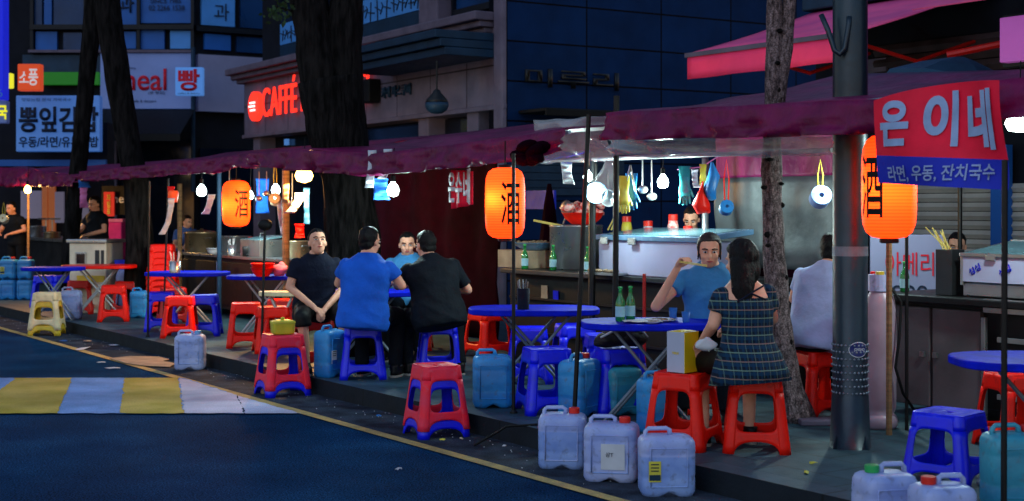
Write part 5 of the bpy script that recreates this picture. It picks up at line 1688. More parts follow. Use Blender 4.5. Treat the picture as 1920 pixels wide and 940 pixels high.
b = MB(); rn = random.Random(6)
for i in range(22): b.ball((rn.uniform(-.16, .16), rn.uniform(-.1, .1), .12 + rn.uniform(-.02, .07)), (.06, .035, .03), 10, Matrix.Rotation(rn.uniform(-1, 1), 4, 'Y'))
for v in b.v: v += Vector((wrinkle(v, .02, 20), wrinkle(v, .02, 20, 3), wrinkle(v, .02, 20, 7)))
obj('snack_packs', b, M['redpack'], t, smooth=True)
t = thing('ladle', 'steel skimmer leaning left of the red basket', 'ladle', mp_at(1062, .3, .45), ROT)
obj('head', MB().ball((0, 0, .13), (.085, .03, .075), 16), M['steel'], t, smooth=True)
obj('handle', MB().tube([(0, 0, .06), (-.05, 0, -.02)], .008, 8), M['steel'], t)
t = thing('wooden_stick', 'yellow wooden stirring stick lying across the stock pot rim', 'stick', mp_at(1030, .2, .40), ROT)
obj('stick', MB().tube([(-.18, -.05, .06), (.22, .05, -.0)], .012, 8), M['bamboo'], t)
t = thing('stick_pair', 'pair of yellow sticks poking up behind the glass-lidded box', 'stick', mp_at(1140, .4, .38), ROT)
for k in (0, .05): obj('stick', MB().tube([(k, 0, 0), (.10 + k * .6, 0, .12)], .008, 6), M['bamboo'], t)
# glass lidded display box
t = thing('display_box', 'white insulated box with blue glass lid and hinges on the middle cart', 'display case', mp_at(1122, .02), ROT)
q = (mp_at(1312, .02) - mp_at(1122, .02)).length
obj('body', MB().box((q / 2, .28, .15), (q, .56, .30)), M['boxface'], t, bevel=.01)
ld = obj('lid', MB().add([(-.02, -.02, .30), (q + .02, -.02, .30), (q + .02, .58, .36), (-.02, .58, .36), (-.02, -.02, .345), (q + .02, -.02, .345), (q + .02, .58, .405), (-.02, .58, .405)],
     [(3, 2, 1, 0), (4, 5, 6, 7), (0, 1, 5, 4), (1, 2, 6, 5), (2, 3, 7, 6), (3, 0, 4, 7)]), M['enamel'], t, bevel=.006)
obj('glass', MB().add([(.05, .04, .3545), (q - .05, .04, .3545), (q - .05, .52, .4025), (.05, .52, .4025)], [(0, 1, 2, 3)]), M['lidglass'], t)
for x in (.12, .5): obj('hinge', MB().box((x, -.03, .295), (.09, .02, .06)), M['steel'], t, bevel=.004)
for (u, y, l, lm) in ((984, -.0, 'green bottle in front of the cardboard box', 'bottlelabel'), (1037, .06, 'dark green bottle at the right end of the cardboard box', 'bottlelabel'), (1102, .0, 'green bottle beside the thick black post', 'bottlelabel')):
    bottle(l, mp_at(u, y), .235)
t = thing('shellfish_tray', 'steel tray of shellfish between black post and insulated box', 'tray', mp_at(1125, -.0), ROT)
obj('tray', MB().box((.12, -.06, .012), (.5, .16, .02)), M['steel'], t)
b = MB()
for i in range(20): b.ball((-.08 + rn.uniform(0, .42), -.06 + rn.uniform(-.05, .05), .035), (.03, .02, .015), 8)
obj('food', b, M['food'], t)
t = thing('red_pole', 'thin red metal rod behind the blue table with bottles', 'pole', PT(1208, 0, 1.75), ROT); t.location.z = SW
obj('rod', MB().tube([(0, 0, 0), (0, 0, .95)], .014, 10), M['redmetal'], t)
t = thing('closed_parasol', 'dark closed parasol standing behind the enamel bowl', 'parasol', PT(1030, 0, 2.9), ROT); t.location.z = SW
obj('cover', MB().lathe([(.13, .95), (.12, 1.05), (.06, 1.5), (.02, 1.72)], 10), M['maroondark'], t)
obj('pole', MB().tube([(0, 0, 0), (0, 0, 1.0)], .02, 8), M['blackmetal'], t)
t = thing('blue_notice', 'small blue notice panel behind the closed parasol', 'notice', PT(1005, 375, 3.3), ROT)
obj('panel', MB().box((0, 0, 0), (.7, .03, .20)), M['bannerblue'], t)
# big dark drum behind plaid woman
t = thing('barrel_table', 'dark round barrel with steel rim behind the slender tree', 'barrel', PT(1515, 0, 2.6), ROT); t.location.z = SW
obj('barrel', MB().lathe([(.25, 0), (.26, .02), (.27, .40), (.26, .78)], 28), M['black'], t, smooth=True)
obj('rim', MB().lathe([(.27, .78), (.275, .80), (.26, .81)], 28), M['enamel'], t)

# ---- left cart
TL_ = 1.95
def lp_at(u, y, z=0, tl=TL_):
    q = PT(u, 0, tl + y); q.z = SW + z
    return q
pL0 = lp_at(338, 0); pL1 = lp_at(548, 0)
lc = thing('food_cart', 'stainless food cart with steaming steel pots at left', 'food cart', pL0, ROT, 'food carts under the stall roofs')
Ll = (pL1 - pL0).length
zl = .80
obj('body', MB().box((Ll / 2, .45, zl / 2 + .05), (Ll, .8, zl - .1)), M['darksteel'], lc, bevel=.01)
obj('counter', MB().box((Ll / 2, .45, zl + .02), (Ll + .1, .95, .04)), M['steel'], lc, bevel=.006)
for i in range(3): obj('panel', MB().box((Ll * (i + .5) / 3, .035, zl / 2 + .05), (Ll / 3 - .03, .02, zl - .22)), M['blackmetal'], lc, bevel=.004)
zz = zl + .042
def pot(label, u, y, r, h, m='steel', lid=False):
    t = thing('steel_pot', label, 'pot', lp_at(u, y, zz), ROT)
    obj('body', MB().lathe([(r * .95, 0), (r, .01), (r, h), (r * 1.06, h + .005), (r * 1.06, h + .014), (r * .96, h + .012), (r * .94, .02), (.001, .015)], 32, cap=False), M[m], t, smooth=True)
    for sg in (-1, 1): obj('handle', MB().tube([(sg * r, -.04, h * .75), (sg * (r + .04), -.03, h * .78), (sg * (r + .04), .03, h * .78), (sg * r, .04, h * .75)], .007, 6), M['steel'], t)
    if lid: obj('lid', MB().lathe([(r * 1.04, h + .015), (r * .7, h + .035), (.03, h + .05), (.02, h + .075)], 28), M[m], t, smooth=True)
    return t
M['lampsteel'] = mat('lamp_tinted_steel', (.45, .34, .20), .3, .85, .15, 5)  # steel copy with the warm lamp light put into its colour
pot('wide warm tinted steel pot with lid at the left end of the left cart', 378, .25, .24, .26, 'lampsteel', True)
pot('low steel pan behind the lantern on the left cart', 440, .5, .22, .22)
pot('steel soup pot at the right end of the left cart', 560, .35, .16, .20, 'lampsteel')
bowl('white bowl beside the wide warm tinted pot', lp_at(400, -.02, zz), .095, .08, 'whitecloth')
caddy('steel cup with paper ladles on the left cart', lp_at(435, -.0, zz), 'steel', .065, .14, 'paper', 10, .10)
t = thing('steel_display', 'steel food warmer with glass front on the left cart', 'display case', lp_at(495, .2, zz), ROT)
obj('body', MB().box((0, 0, .11), (.62, .4, .22)), M['steel'], t, bevel=.006)
obj('lid', MB().box((0, 0, .24), (.60, .40, .015), 0, Matrix.Rotation(.12, 4, 'X')), M['lidglass'], t)
obj('handle', MB().tube([(-.08, -.02, .25), (-.06, -.02, .30), (.06, -.02, .30), (.08, -.02, .25)], .008, 8), M['steel'], t)
t = thing('bottle_steel', 'steel cup standing left of the steel food warmer', 'cup', lp_at(462, .0, zz), ROT)
obj('body', MB().lathe([(.05, 0), (.055, .12), (.05, .13)], 20), M['darksteel'], t, smooth=True)
t = thing('price_tag', 'small pale blue tag hanging below the left cart counter edge', 'tag', lp_at(409, -.06, .66), ROT)
obj('card', MB().box((0, 0, 0), (.09, .01, .17)), M['signwhite'], t)
# ---- far left cart
fc = thing('food_cart', 'dim food cart with warm lit trays at the far left', 'food cart', lp_at(-20, 0, 0, 2.1), ROT, 'food carts under the stall roofs')
Lf = (lp_at(125, 0, 0, 2.1) - lp_at(-20, 0, 0, 2.1)).length
obj('body', MB().box((Lf / 2, .45, .42), (Lf, .8, .84)), M['darksteel'], fc, bevel=.01)
obj('counter', MB().box((Lf / 2, .45, .87), (Lf + .1, .95, .05)), M['steel'], fc)
for i, (u, r, h) in enumerate(((40, .13, .12), (70, .17, .20), (98, .15, .10))):
    t = thing('steel_pot', ['small steel pot at the far left cart', 'tall steel pot in the centre of the far left cart', 'flat warm tinted pan at the right end of the far left cart'][i], 'pot', lp_at(u, .2, .895, 2.1), ROT)
    obj('body', MB().lathe([(r * .95, 0), (r, .01), (r, h), (r * 1.06, h + .01), (.02, h + .03)], 24), M['lampsteel' if i != 1 else 'steel'], t, smooth=True)
t = thing('glass_shelf', 'tilted steel tray stand with lamp reflections at the far left', 'tray', lp_at(92, .5, 1.25, 2.1), ROT)
obj('tray', MB().box((0, 0, 0), (.55, .3, .03)), M['steel'], t)
for x in (-.22, .22): obj('leg', MB().tube([(x, 0, -.36), (x, 0, 0)], .012, 6), M['steel'], t)
# ---- steel cabinet
d = 19.6
t = thing('steel_cabinet', 'cream steel cabinet with small dark window behind the red table', 'cabinet', (W(181, 0, d).x, d, SW), R(-12))
hgt = Z(455, d) - SW
M['creammetal'] = mat('cream_painted_metal', (.75, .66, .52), .4, .2, .12, 3)
obj('body', MB().box((0, 0, hgt / 2), (.56, .5, hgt)), M['creammetal'], t, bevel=.012)
obj('top', MB().box((0, -.01, hgt + .025), (.62, .56, .05)), M['steel'], t, bevel=.01)
wf = obj('window_frame', MB().box((-.10, -.256, hgt - .22), (.17, .015, .18)), M['steel'], t, bevel=.03)
obj('window', MB().box((-.10, -.262, hgt - .22), (.13, .015, .14)), M['glassdark'], wf, bevel=.03)
obj('slot', MB().box((.15, -.256, hgt - .23), (.06, .012, .26)).box((.23, -.256, hgt - .23), (.04, .012, .26)), M['darksteel'], t)
obj('yellow_band', MB().box((.05, -.256, hgt - .50), (.42, .01, .09)), M['yellow'], t)
obj('drawer', MB().box((.05, -.257, hgt - .66), (.40, .012, .16)), M['creammetal'], t, bevel=.005)

# ================================================================ HANGING THINGS
def strip_cloth(name, label, cat, u, v0, v1, d, wpx, m, bend=.03, rz=0.0, seed=0):
    p = W(u, v0, d); h = (v1 - v0) * d / F; w = wpx * d / F
    o = thing(name, label, cat, p, rz)
    obj('cloth', MB().grid(lambda a, b: ((a - .5) * w * (1 - .2 * math.sin(PI * b)) + bend * b * b, .02 * math.sin(b * 6 + seed) + wrinkle((a * w, b, 0), .04, 8, seed), -h * b), 8, 14), M[m], o, smooth=True, solid=.003)
    return o
strip_cloth('towel', 'left white towel strip hanging from the roof beside the bright bulb', 'towel', 698, 282, 352, 12.6, 17, 'whitecloth', -.03, seed=1)
strip_cloth('towel', 'right white towel strip hanging from the roof beside the bright bulb', 'towel', 728, 280, 335, 12.6, 17, 'whitecloth', -.06, seed=4)
strip_cloth('paper_sheet', 'pale blue paper sheet hanging left of the bright bulb', 'paper', 712, 335, 375, 12.7, 32, 'poster', .02, seed=6)
strip_cloth('paper_sheet', 'twisted white paper beside the warm lamp', 'paper', 562, 362, 400, 15.7, 20, 'whitecloth', -.12, seed=7)
strip_cloth('paper_sheet', 'white slanted paper under the white bulb at left', 'paper', 396, 365, 402, 17.1, 14, 'whitecloth', -.08, seed=8)
strip_cloth('towel', 'long pale towel hanging below the paper roll on the left stall', 'towel', 524, 375, 440, 17.2, 10, 'whitecloth', .05, seed=9)
strip_cloth('notice', 'blue notice hanging by the red net at the left stall', 'notice', 575, 352, 420, 15.9, 12, 'poster', .0, seed=3)
strip_cloth('plastic_bag', 'red and white bag hanging by the white bulb at left', 'bag', 320, 350, 378, 16.8, 14, 'red', .02, seed=13)
strip_cloth('pink_cloth', 'pink cloth hanging by the far left tree', 'cloth', 157, 346, 390, 20.4, 16, 'pinkcloth', .0, seed=14)
strip_cloth('white_bag', 'white folded cloth hanging over the pink cloth', 'cloth', 158, 338, 352, 20.3, 24, 'poster', .0, seed=15)
strip_cloth('towel', 'white cloth hanging beside the yellow lit wooden post', 'towel', 322, 372, 440, 16.4, 12, 'whitecloth', -.12, seed=16)
strip_cloth('red_net', 'red net bag hanging behind the navy shirt man', 'net', 562, 420, 446, 16.2, 20, 'red', .0, seed=17)
# kitchen gloves and bags
def glove(label, u, v, d, h, m, rz=0.0, cuff='whitecloth'):
    o = thing('rubber_glove', label, 'glove', W(u, v, d), rz)
    H = h * d / F
    b = MB().loft([((0, 0, 0), H * .17, H * .05), ((0, 0, -H * .45), H * .13, H * .05), ((0, 0, -H * .65), H * .17, H * .06), ((0, 0, -H * .78), H * .15, H * .05)], 14, 2.5)
    for i in range(4): b.capsule((-H * .11 + i * H * .075, 0, -H * .75), (-H * .13 + i * H * .09, 0, -H * (.95 + (.04 if i in (1, 2) else 0))), H * .035, H * .03, 8)
    b.capsule((H * .14, 0, -H * .6), (H * .22, 0, -H * .78), H * .035, H * .03, 8)
    obj('glove', b, M[m], o, smooth=True)
    return o
glove('left of two yellow and blue rubber gloves hanging on the middle stall', 1170, 330, 11.5, 70, 'yellowrubber', .3)
glove('right of two yellow and blue rubber gloves hanging on the middle stall', 1184, 325, 11.6, 68, 'jugblue', -.3)
glove('teal rubber glove hanging on the line near the vendor', 1284, 312, 11.6, 72, 'tealrubber', .2)
glove('yellow rubber glove hanging next to the teal one', 1318, 308, 11.6, 40, 'yellowrubber', -.2)
def bag(label, u, v, d, w, h, m, seed):
    o = thing('plastic_bag', label, 'bag', W(u, v, d))
    a = w * d / F; c = h * d / F
    b = MB().loft([((0, 0, 0), a * .12, .01), ((a * .05, 0, -c * .3), a * .3, .03), ((-a * .1, 0, -c * .7), a * .5, .05), ((0, 0, -c * .95), a * .42, .04), ((0, 0, -c), a * .2, .01)], 20, 2.2)
    for q in b.v: q += Vector((wrinkle(q, .05, 14, seed), wrinkle(q, .04, 14, seed + 3), wrinkle(q, .03, 14, seed + 7)))
    obj('bag', b, M[m], o, smooth=True)
    return o
bag('red plastic bag hanging on the steel pole by the vendor', 1318, 340, 11.4, 28, 62, 'red', 1)
bag('white plastic bag hanging right of the red one', 1335, 305, 11.4, 22, 72, 'jugblue', 4)
bag('clear bag of cups hanging near the black post', 1140, 302, 11.5, 44, 55, 'clear', 8)
t = thing('clothes_line', 'pink string with pegs rising to the right above the gloves', 'string', W(1270, 318, 11.6))
obj('string', MB().tube([(0, 0, 0), (.2, 0, .02), (.36, 0, .12)], .006, 6), M['pinkcloth'], t)
t = thing('support_pole', 'shiny steel pole behind the hanging bags', 'pole', (W(1322, 0, 11.9).x, 11.9, SW))
obj('pole', MB().tube([(0, 0, 0), (0, 0, 1.9)], .028, 12), M['steel'], t, smooth=True)
def pan(label, u, v, d, r, m='steel', L=.16):
    o = thing('frying_pan', label, 'pan', W(u, v, d))
    rr = r * d / F
    b = MB(); b.M = Matrix.Rotation(PI / 2, 4, 'X')
    b.lathe([(rr, .03), (rr * .8, 0), (.001, 0)], 24, cap=False)
    obj('dish', b, M[m], o, smooth=True, solid=.004)
    obj('handle', MB().tube([(0, 0, rr), (0, 0, rr + L)], .01, 8), M['black'], o)
    return o
pan('large steel pan hanging behind the thick black post', 1118, 362, 11.9, 20, 'enamel')
pan('small pale pan hanging beside the large one', 1141, 372, 11.9, 16, 'steel')
t = thing('wire_whisk', 'steel tongs hanging above the gloves', 'tongs', W(1182, 310, 11.5))
obj('tongs', MB().tube([(0, 0, 0), (-.06, 0, -.25)], .008, 6).tube([(0, 0, 0), (.04, 0, -.22)], .008, 6), M['steel'], t)
def roll(label, u, v, d, r, m='whitecloth', cord='rope', top=300):
    o = thing('paper_roll', label, 'paper roll', W(u, v, d))
    rr = r * d / F
    b = MB(); b.M = Matrix.Rotation(R(70), 4, 'X')
    b.lathe([(rr * .25, -rr * .7), (rr, -rr * .7), (rr, rr * .7), (rr * .25, rr * .7), (rr * .25, -rr * .7)], 26, cap=False)
    obj('roll', b, M[m], o, smooth=False)
    L = (v - top) * d / F
    obj('cord', MB().tube([(-.012, 0, rr * .2), (-.02, 0, L * .6), (0, 0, L), (.02, 0, L * .6), (.012, 0, rr * .2)], .006, 6), M[cord], o)
    return o
roll('white paper roll on a yellow cord left of the thick pole', 1538, 370, 10.6, 19, 'jug')
roll('pale blue paper roll on a red cord beside the slender tree', 1362, 390, 10.9, 13, 'jugblue', 'red')
roll('paper roll on yellow wires at the left stall', 516, 374, 17.2, 11, 'cream')
roll('pale ring shaped roll at the far left edge', 7, 411, 21.5, 8, 'cream', 'rope', 380)
t = thing('wall_fan', 'orange tub hanging left of the first left post', 'tub', W(325, 370, 16.6))
obj('tub', MB().lathe([(.05, -.06), (.065, .05), (.05, .08)], 16), M['neonorange'], t, smooth=True)
for i in range(6):
    pass

# ================================================================ LITTER
def scrap(label, u, v, w, l, m, z=RZ + .016, seed=0, cat='litter'):
    p = G(u, v, z)
    o = thing('paper_scrap', label, cat, p, random.Random(u).uniform(0, 3))
    rn = random.Random(seed + u)
    n = 9
    pts = [((w / 2) * math.cos(2 * PI * k / n) * rn.uniform(.7, 1.1), (l / 2) * math.sin(2 * PI * k / n) * rn.uniform(.7, 1.1), rn.uniform(0, .012)) for k in range(n)]
    pts.append((0, 0, .014))
    obj('sheet', MB().add(pts, [(k, (k + 1) % n, n) for k in range(n)]), M[m], o, solid=.002)
    return o
scrap('flattened pale plastic cup in the gutter below the kerb at left', 215, 648, .16, .10, 'whitecloth')
scrap('torn white paper on the road beside the yellow line', 156, 654, .40, .12, 'paper')
scrap('small bluish scrap in the gutter near the cream stool', 118, 640, .14, .10, 'poster')
scrap('orange peel scrap in the gutter at left', 163, 640, .16, .12, 'cardboard')
scrap('tiny white scrap on the road above the crossing', 190, 681, .12, .04, 'paper')
scrap('narrow white scrap on the road above the yellow crossing stripe', 213, 691, .18, .05, 'paper')
scrap('small blue scrap on the gutter between the two red stools', 711, 781, .05, .05, 'jugblue')
scrap('white scrap in the gutter below the thin black post', 945, 838, .05, .03, 'paper')
scrap('yellowish crumb on the gutter near the nearest red stool', 830, 826, .05, .03, 'yellowrubber')
scrap('pale crumb beside the nearest red stool', 865, 824, .04, .03, 'cream')
scrap('white dash of litter on the open road, lower right', 747, 881, .07, .02, 'paper')
scrap('small yellow spot of litter on the pavement at right', 1525, 870, .05, .03, 'yellowrubber', SW + .004)
scrap('larger yellow spot of litter on the pavement at right', 1512, 887, .08, .03, 'yellowrubber', SW + .004)
t = thing('cardboard_sheet', 'flattened cardboard sheet lying in the gutter by the lone jug', 'cardboard', G(292, 679, RZ + .016), 0)
c0 = G(292, 679, RZ + .016)
q = [G(u, v, RZ + .016) - c0 for u, v in ((205, 672), (245, 668), (300, 669), (318, 674), (305, 677), (330, 682), (318, 688), (270, 686), (235, 681))]
obj('sheet', MB().add(q, [tuple(range(len(q)))]), M['cardboard'], t, solid=.004)
# gutter grit: nobody could count it
b = MB(); rn = random.Random(31)
for i in range(260):
    s_ = rn.uniform(-2, 16); tt_ = rn.gauss(-.12, .10) if rn.random() < .7 else rn.uniform(tl + .05, -.03)
    if tt_ > -.02 or tt_ < tl + .08: continue
    q = SP(s_, tt_, RZ + .006); r = rn.uniform(.002, .006)
    b.add([q + Vector((r, 0, 0)), q + Vector((0, r, 0)), q + Vector((-r, 0, 0)), q + Vector((0, -r, 0)), q + Vector((0, 0, r))], [(0, 1, 4), (1, 2, 4), (2, 3, 4), (3, 0, 4)])
tag(obj('grit', b, M['paper']), 'pale grit and crumbs scattered along the gutter', 'grit', kind='stuff')
t = thing('tree_grate_stone', 'pale flat stone block at the foot of the slender tree', 'stone', (W(1530, 0, 9.45).x, 9.45, SW))
obj('stone', MB().box((0, 0, .02), (.24, .16, .04)), M['stoneplain'], t, bevel=.01)
t = thing('cigarette_pack', 'small white tube lying beside the red stool legs', 'litter', G(1357, 830))
obj('tube', MB().tube([(-.02, .02, .014), (.02, -.02, .014)], .013, 8), M['paper'], t)
# cable on the pavement
t = thing('cable', 'black cable running over the kerb below the middle table', 'cable', G(960, 800))
c0 = G(960, 800)
obj('cable', MB().tube([G(890, 835, RZ + .02) - c0, G(930, 812, .1) - c0, G(950, 800, .17) - c0, G(1010, 796, .17) - c0, G(1100, 812, .17) - c0], .008, 8), M['black'], t, smooth=True)

# more kitchen clutter in the left and middle stalls
rn = random.Random(77)
def jar(label, loc, r, h, m, lidm='capred'):
    t = thing('jar', label, 'jar', loc, 0)
    obj('body', MB().lathe([(r * .9, 0), (r, .008), (r, h * .8), (r * .8, h * .9)], 18), M[m], t, smooth=True)
    obj('lid', MB().lathe([(r * .85, h * .9), (r * .85, h), (r * .7, h + .004)], 18), M[lidm], t)
    return t
for i, (u, y, r, h, m, lm, l) in enumerate(((352, .12, .05, .14, 'creammetal', 'capred', 'cream jar with red lid left of the warm tinted pot'),
        (415, .62, .06, .20, 'yellowrubber', 'capgreen', 'yellow jar behind the teal post'), (470, .62, .05, .22, 'whitecloth', 'capred', 'tall white jar behind the steel warmer'),
        (500, .66, .05, .24, 'redpack', 'capred', 'red patterned jar behind the steel warmer'), (525, .64, .06, .18, 'jugteal', 'capblue', 'teal jar by the wooden post'))):
    jar(l, lp_at(u, y, zz), r, h, m, lm)
for i, (u, y, h, m, l) in enumerate(((1175, .62, .20, 'yellowrubber', 'yellow jar behind the glass-lidded box'), (1215, .66, .16, 'whitecloth', 'white jar behind the glass-lidded box'),
        (1262, .64, .22, 'redpack', 'red jar by the vendor in green'), (1290, .60, .12, 'jugteal', 'teal jar by the steel pole'))):
    jar(l, mp_at(u, y), .05, h + .30, m)
def hladle(label, u, v, d, L, rz=0.0):
    t = thing('hanging_ladle', label, 'ladle', W(u, v, d), rz)
    obj('handle', MB().tube([(0, 0, 0), (0, 0, -L)], .006, 6), M['steel'], t)
    obj('scoop', MB().ball((.0, -.02, -L - .03), (.045, .03, .035), 12), M['steel'], t, smooth=True)
for i, (u, v, d, L) in enumerate(((430, 318, 17.0, .28), (486, 322, 17.0, .30), (500, 322, 17.05, .24), (548, 325, 16.2, .32))):
    hladle(['steel ladle hanging left of the left lantern', 'long steel ladle right of the left lantern', 'short steel ladle right of the left lantern', 'steel ladle hanging beside the wooden post'][i], u, v, d, L)
for i, (u, v, d, L) in enumerate(((1158, 300, 11.7, .26), (1205, 300, 11.7, .22), (1222, 300, 11.75, .28))):
    hladle(['steel ladle hanging left of the rubber gloves', 'short steel ladle right of the rubber gloves', 'long steel ladle left of the white bulb'][i], u, v, d, L)
strip_cloth('towel', 'small white towel pegged beside the teal glove', 'towel', 1302, 318, 352, 11.6, 13, 'whitecloth', .02, seed=23)
strip_cloth('plastic_bag', 'clear bag hanging from the roof pipe above the pot', 'bag', 1062, 305, 345, 11.8, 22, 'clear', .02, seed=24)
strip_cloth('menu_cloth', 'yellowed menu card hanging left of the wooden post', 'notice', 536, 345, 380, 15.6, 12, 'cardboard', .0, seed=25)
strip_cloth('apron', 'dark blue apron hanging behind the left lantern', 'apron', 492, 335, 400, 18.2, 26, 'shirtblue', .0, seed=26)
# ================================================================ PEOPLE
def remesh(mb, voxel=.012, it=3, wr=0.0, freq=7.0, seed=0.0, anis=(1, 1, .45)):
    me = bpy.data.meshes.new('tmp'); me.from_pydata([tuple(v) for v in mb.v], [], mb.f); me.update()
    o = bpy.data.objects.new('tmp', me); COL.objects.link(o)
    r = o.modifiers.new('r', 'REMESH'); r.mode = 'VOXEL'; r.voxel_size = voxel; r.use_smooth_shade = True
    s = o.modifiers.new('s', 'SMOOTH'); s.iterations = it; s.factor = .6
    dg = bpy.context.evaluated_depsgraph_get()
    out = bpy.data.meshes.new_from_object(o.evaluated_get(dg))
    bpy.data.objects.remove(o)
    if wr:
        nn = [v.normal.copy() for v in out.vertices]
        for v, n in zip(out.vertices, nn):
            c = v.co
            w = noise.noise(Vector((c.x * freq * anis[0] + seed, c.y * freq * anis[1], c.z * freq * anis[2] + c.x * 4)))
            w2 = noise.noise(Vector((c.x * freq * 2.3, c.y * freq * 2.3 + seed, c.z * freq * 1.7)))
            v.co += n * (wr * (1 - abs(w) * 2.4) * .8 + wr * .4 * w2)
    return out

def person(label, loc, rz=0.0, lean=10, side=0, twist=0, scale=1.0, seat=.46, head_yaw=0, head_pitch=0, head_roll=0,
           knees=None, feet=None, elbows=None, wrists=None, shirt='shirtblue', trousers='trousers', hair='short', hairm='hair',
           shoe='shoe', build=1.0, sleeve=.55, skirt=None, curl=.5, face=True, stand=False, bottom=-.12, shorts=False, open_back=False, headfwd=0.0):
    """facing +y locally; joints in metres from the ground point below the hips"""
    root = thing('person', label, 'person', loc, rz)
    root.scale = (scale,) * 3
    pz = seat + .10
    P = Vector((0, 0, pz))
    TM = Matrix.Translation(P) @ Matrix.Rotation(R(side), 4, 'Y') @ Matrix.Rotation(R(-lean), 4, 'X') @ Matrix.Rotation(R(twist), 4, 'Z')
    def tp(x, y, z): return TM @ Vector((x, y, z))
    sw = .162 * build
    shl = {-1: tp(-sw, -.005, .395), 1: tp(sw, -.005, .395)}
    knees = knees or {-1: Vector((-.16, .40, seat + .06)), 1: Vector((.16, .40, seat + .06))}
    feet = feet or {-1: Vector((-.15, .38, .08)), 1: Vector((.15, .38, .08))}
    elbows = elbows or {-1: Vector((-.25, .16, .78)), 1: Vector((.25, .16, .78))}
    wrists = wrists or {-1: Vector((-.10, .40, .76)), 1: Vector((.10, .40, .76))}
    K = {k: Vector(v) for k, v in knees.items()}; FT = {k: Vector(v) for k, v in feet.items()}
    EB = {k: Vector(v) for k, v in elbows.items()}; WR = {k: Vector(v) for k, v in wrists.items()}
    neck0 = tp(0, .0, .47); HM = Matrix.Translation(tp(0, .015 + headfwd, .595)) @ Matrix.Rotation(R(head_yaw), 4, 'Z') @ Matrix.Rotation(R(head_roll), 4, 'Y') @ Matrix.Rotation(R(head_pitch), 4, 'X')
    rings = [(-.10, .12, .10), (-.06, .165, .125), (0, .175 , .13), (.10, .155, .115), (.20, .155, .112), (.30, .170, .118), (.365, .176, .112), (.41, .160, .098), (.445, .125, .080), (.475, .088, .066), (.50, .066, .058), (.52, .056, .054)]
    def torso(b, inf=0.0, z0=-.2, z1=1.0):
        b.M = TM
        rr = [((0, -.012 * math.sin(max(0, z) * 6), z), (rx * (build if z < .42 else 1) + inf), (ry * build + inf)) for z, rx, ry in rings if z0 <= z <= z1]
        b.loft(rr, 28, 2.3)
        b.M = Matrix.Identity(4)
    # ---- body: one surface
    b = MB(); torso(b)
    for s in (-1, 1):
        b.ball(shl[s], (.052, .050, .048), 14)
        b.capsule(shl[s], EB[s], .050, .038); b.capsule(EB[s], WR[s], .038, .025)
        b.capsule((s * .085, 0.02, pz), K[s], .078, .055); b.capsule(K[s], FT[s], .052, .035)
        b.capsule(FT[s] + Vector((0, -.03, -.03)), FT[s] + Vector((0, .12, -.045)), .035, .028)
    b.capsule(neck0, HM @ Vector((0, -.025, -.05)), .056, .052)
    # head
    b.M = HM
    b.ball((0, -.012, .035), (.074, .092, .092), 22)
    b.ball((0, .018, -.03), (.060, .066, .078), 20)
    b.ball((0, .040, -.078), (.030, .028, .024), 12)
    b.capsule((0, .086, .012), (0, .102, -.022), .010, .015, 10)
    b.ball((0, .078, .030), (.050, .018, .012), 12)
    for s in (-1, 1):
        b.ball((s * .076, -.008, -.005), (.010, .020, .030), 10)
        b.ball((s * .038, .058, -.022), (.024, .022, .020), 10)
    b.ball((0, .080, -.050), (.022, .012, .009), 10)
    b.M = Matrix.Identity(4)
    # hands: palm, four fingers, thumb
    for s in (-1, 1):
        f = (WR[s] - EB[s]).normalized()
        up = Vector((0, 0, 1))
        sd = f.cross(up)
        if sd.length < .2: sd = Vector((1, 0, 0))
        sd.normalize(); nrm = sd.cross(f).normalized()
        w0 = WR[s]
        T = Matrix((( sd.x, f.x, nrm.x, 0), (sd.y, f.y, nrm.y, 0), (sd.z, f.z, nrm.z, 0), (0, 0, 0, 1)))
        b.ball(w0 + f * .045, (.040, .052, .018), 12, T)
        for i, (o_, ln) in enumerate(((-.030, .062), (-.010, .074), (.011, .070), (.030, .056))):
            a = w0 + f * .082 + sd * o_
            cd = (f * math.cos(curl) - nrm * math.sin(curl)).normalized()
            m_ = a + cd * ln * .55
            cd2 = (f * math.cos(curl * 2.2) - nrm * math.sin(curl * 2.2)).normalized()
            b.capsule(a, m_, .0095, .009, 8); b.capsule(m_, m_ + cd2 * ln * .5, .009, .0078, 8)
        th = w0 + f * .02 + sd * (-s * .036)
        b.capsule(th, th + (f * .03 + sd * (-s * .022) - nrm * .012), .013, .011, 8)
        tt_ = th + (f * .03 + sd * (-s * .022) - nrm * .012)
        b.capsule(tt_, tt_ + f * .028 - nrm * .012, .011, .009, 8)
    body = obj('body', remesh(b, .0075, 2), M['skin'], root)
    # ---- face
    if face:
        for s in (-1, 1):
            q = MB(); q.M = HM; q.ball((s * .031, .0835, .012), (.0145, .006, .0075), 12); e = obj('eye', q, M['eyewhite'], root, smooth=True)
            q = MB(); q.M = HM; q.ball((s * .031, .0885, .012), (.0075, .003, .0072), 10); obj('iris', q, M['eyedark'], e)
            q = MB(); q.M = HM; q.tube([(s * .014, .098, .031), (s * .033, .095, .037), (s * .052, .078, .031)], .0042, 6); obj('eyebrow', q, M['hair'], root)
        q = MB(); q.M = HM; q.ball((0, .0905, -.051), (.023, .006, .0055), 12); obj('mouth', q, M['lips'], root, smooth=True)
    # ---- hair
    q = MB(); q.M = HM
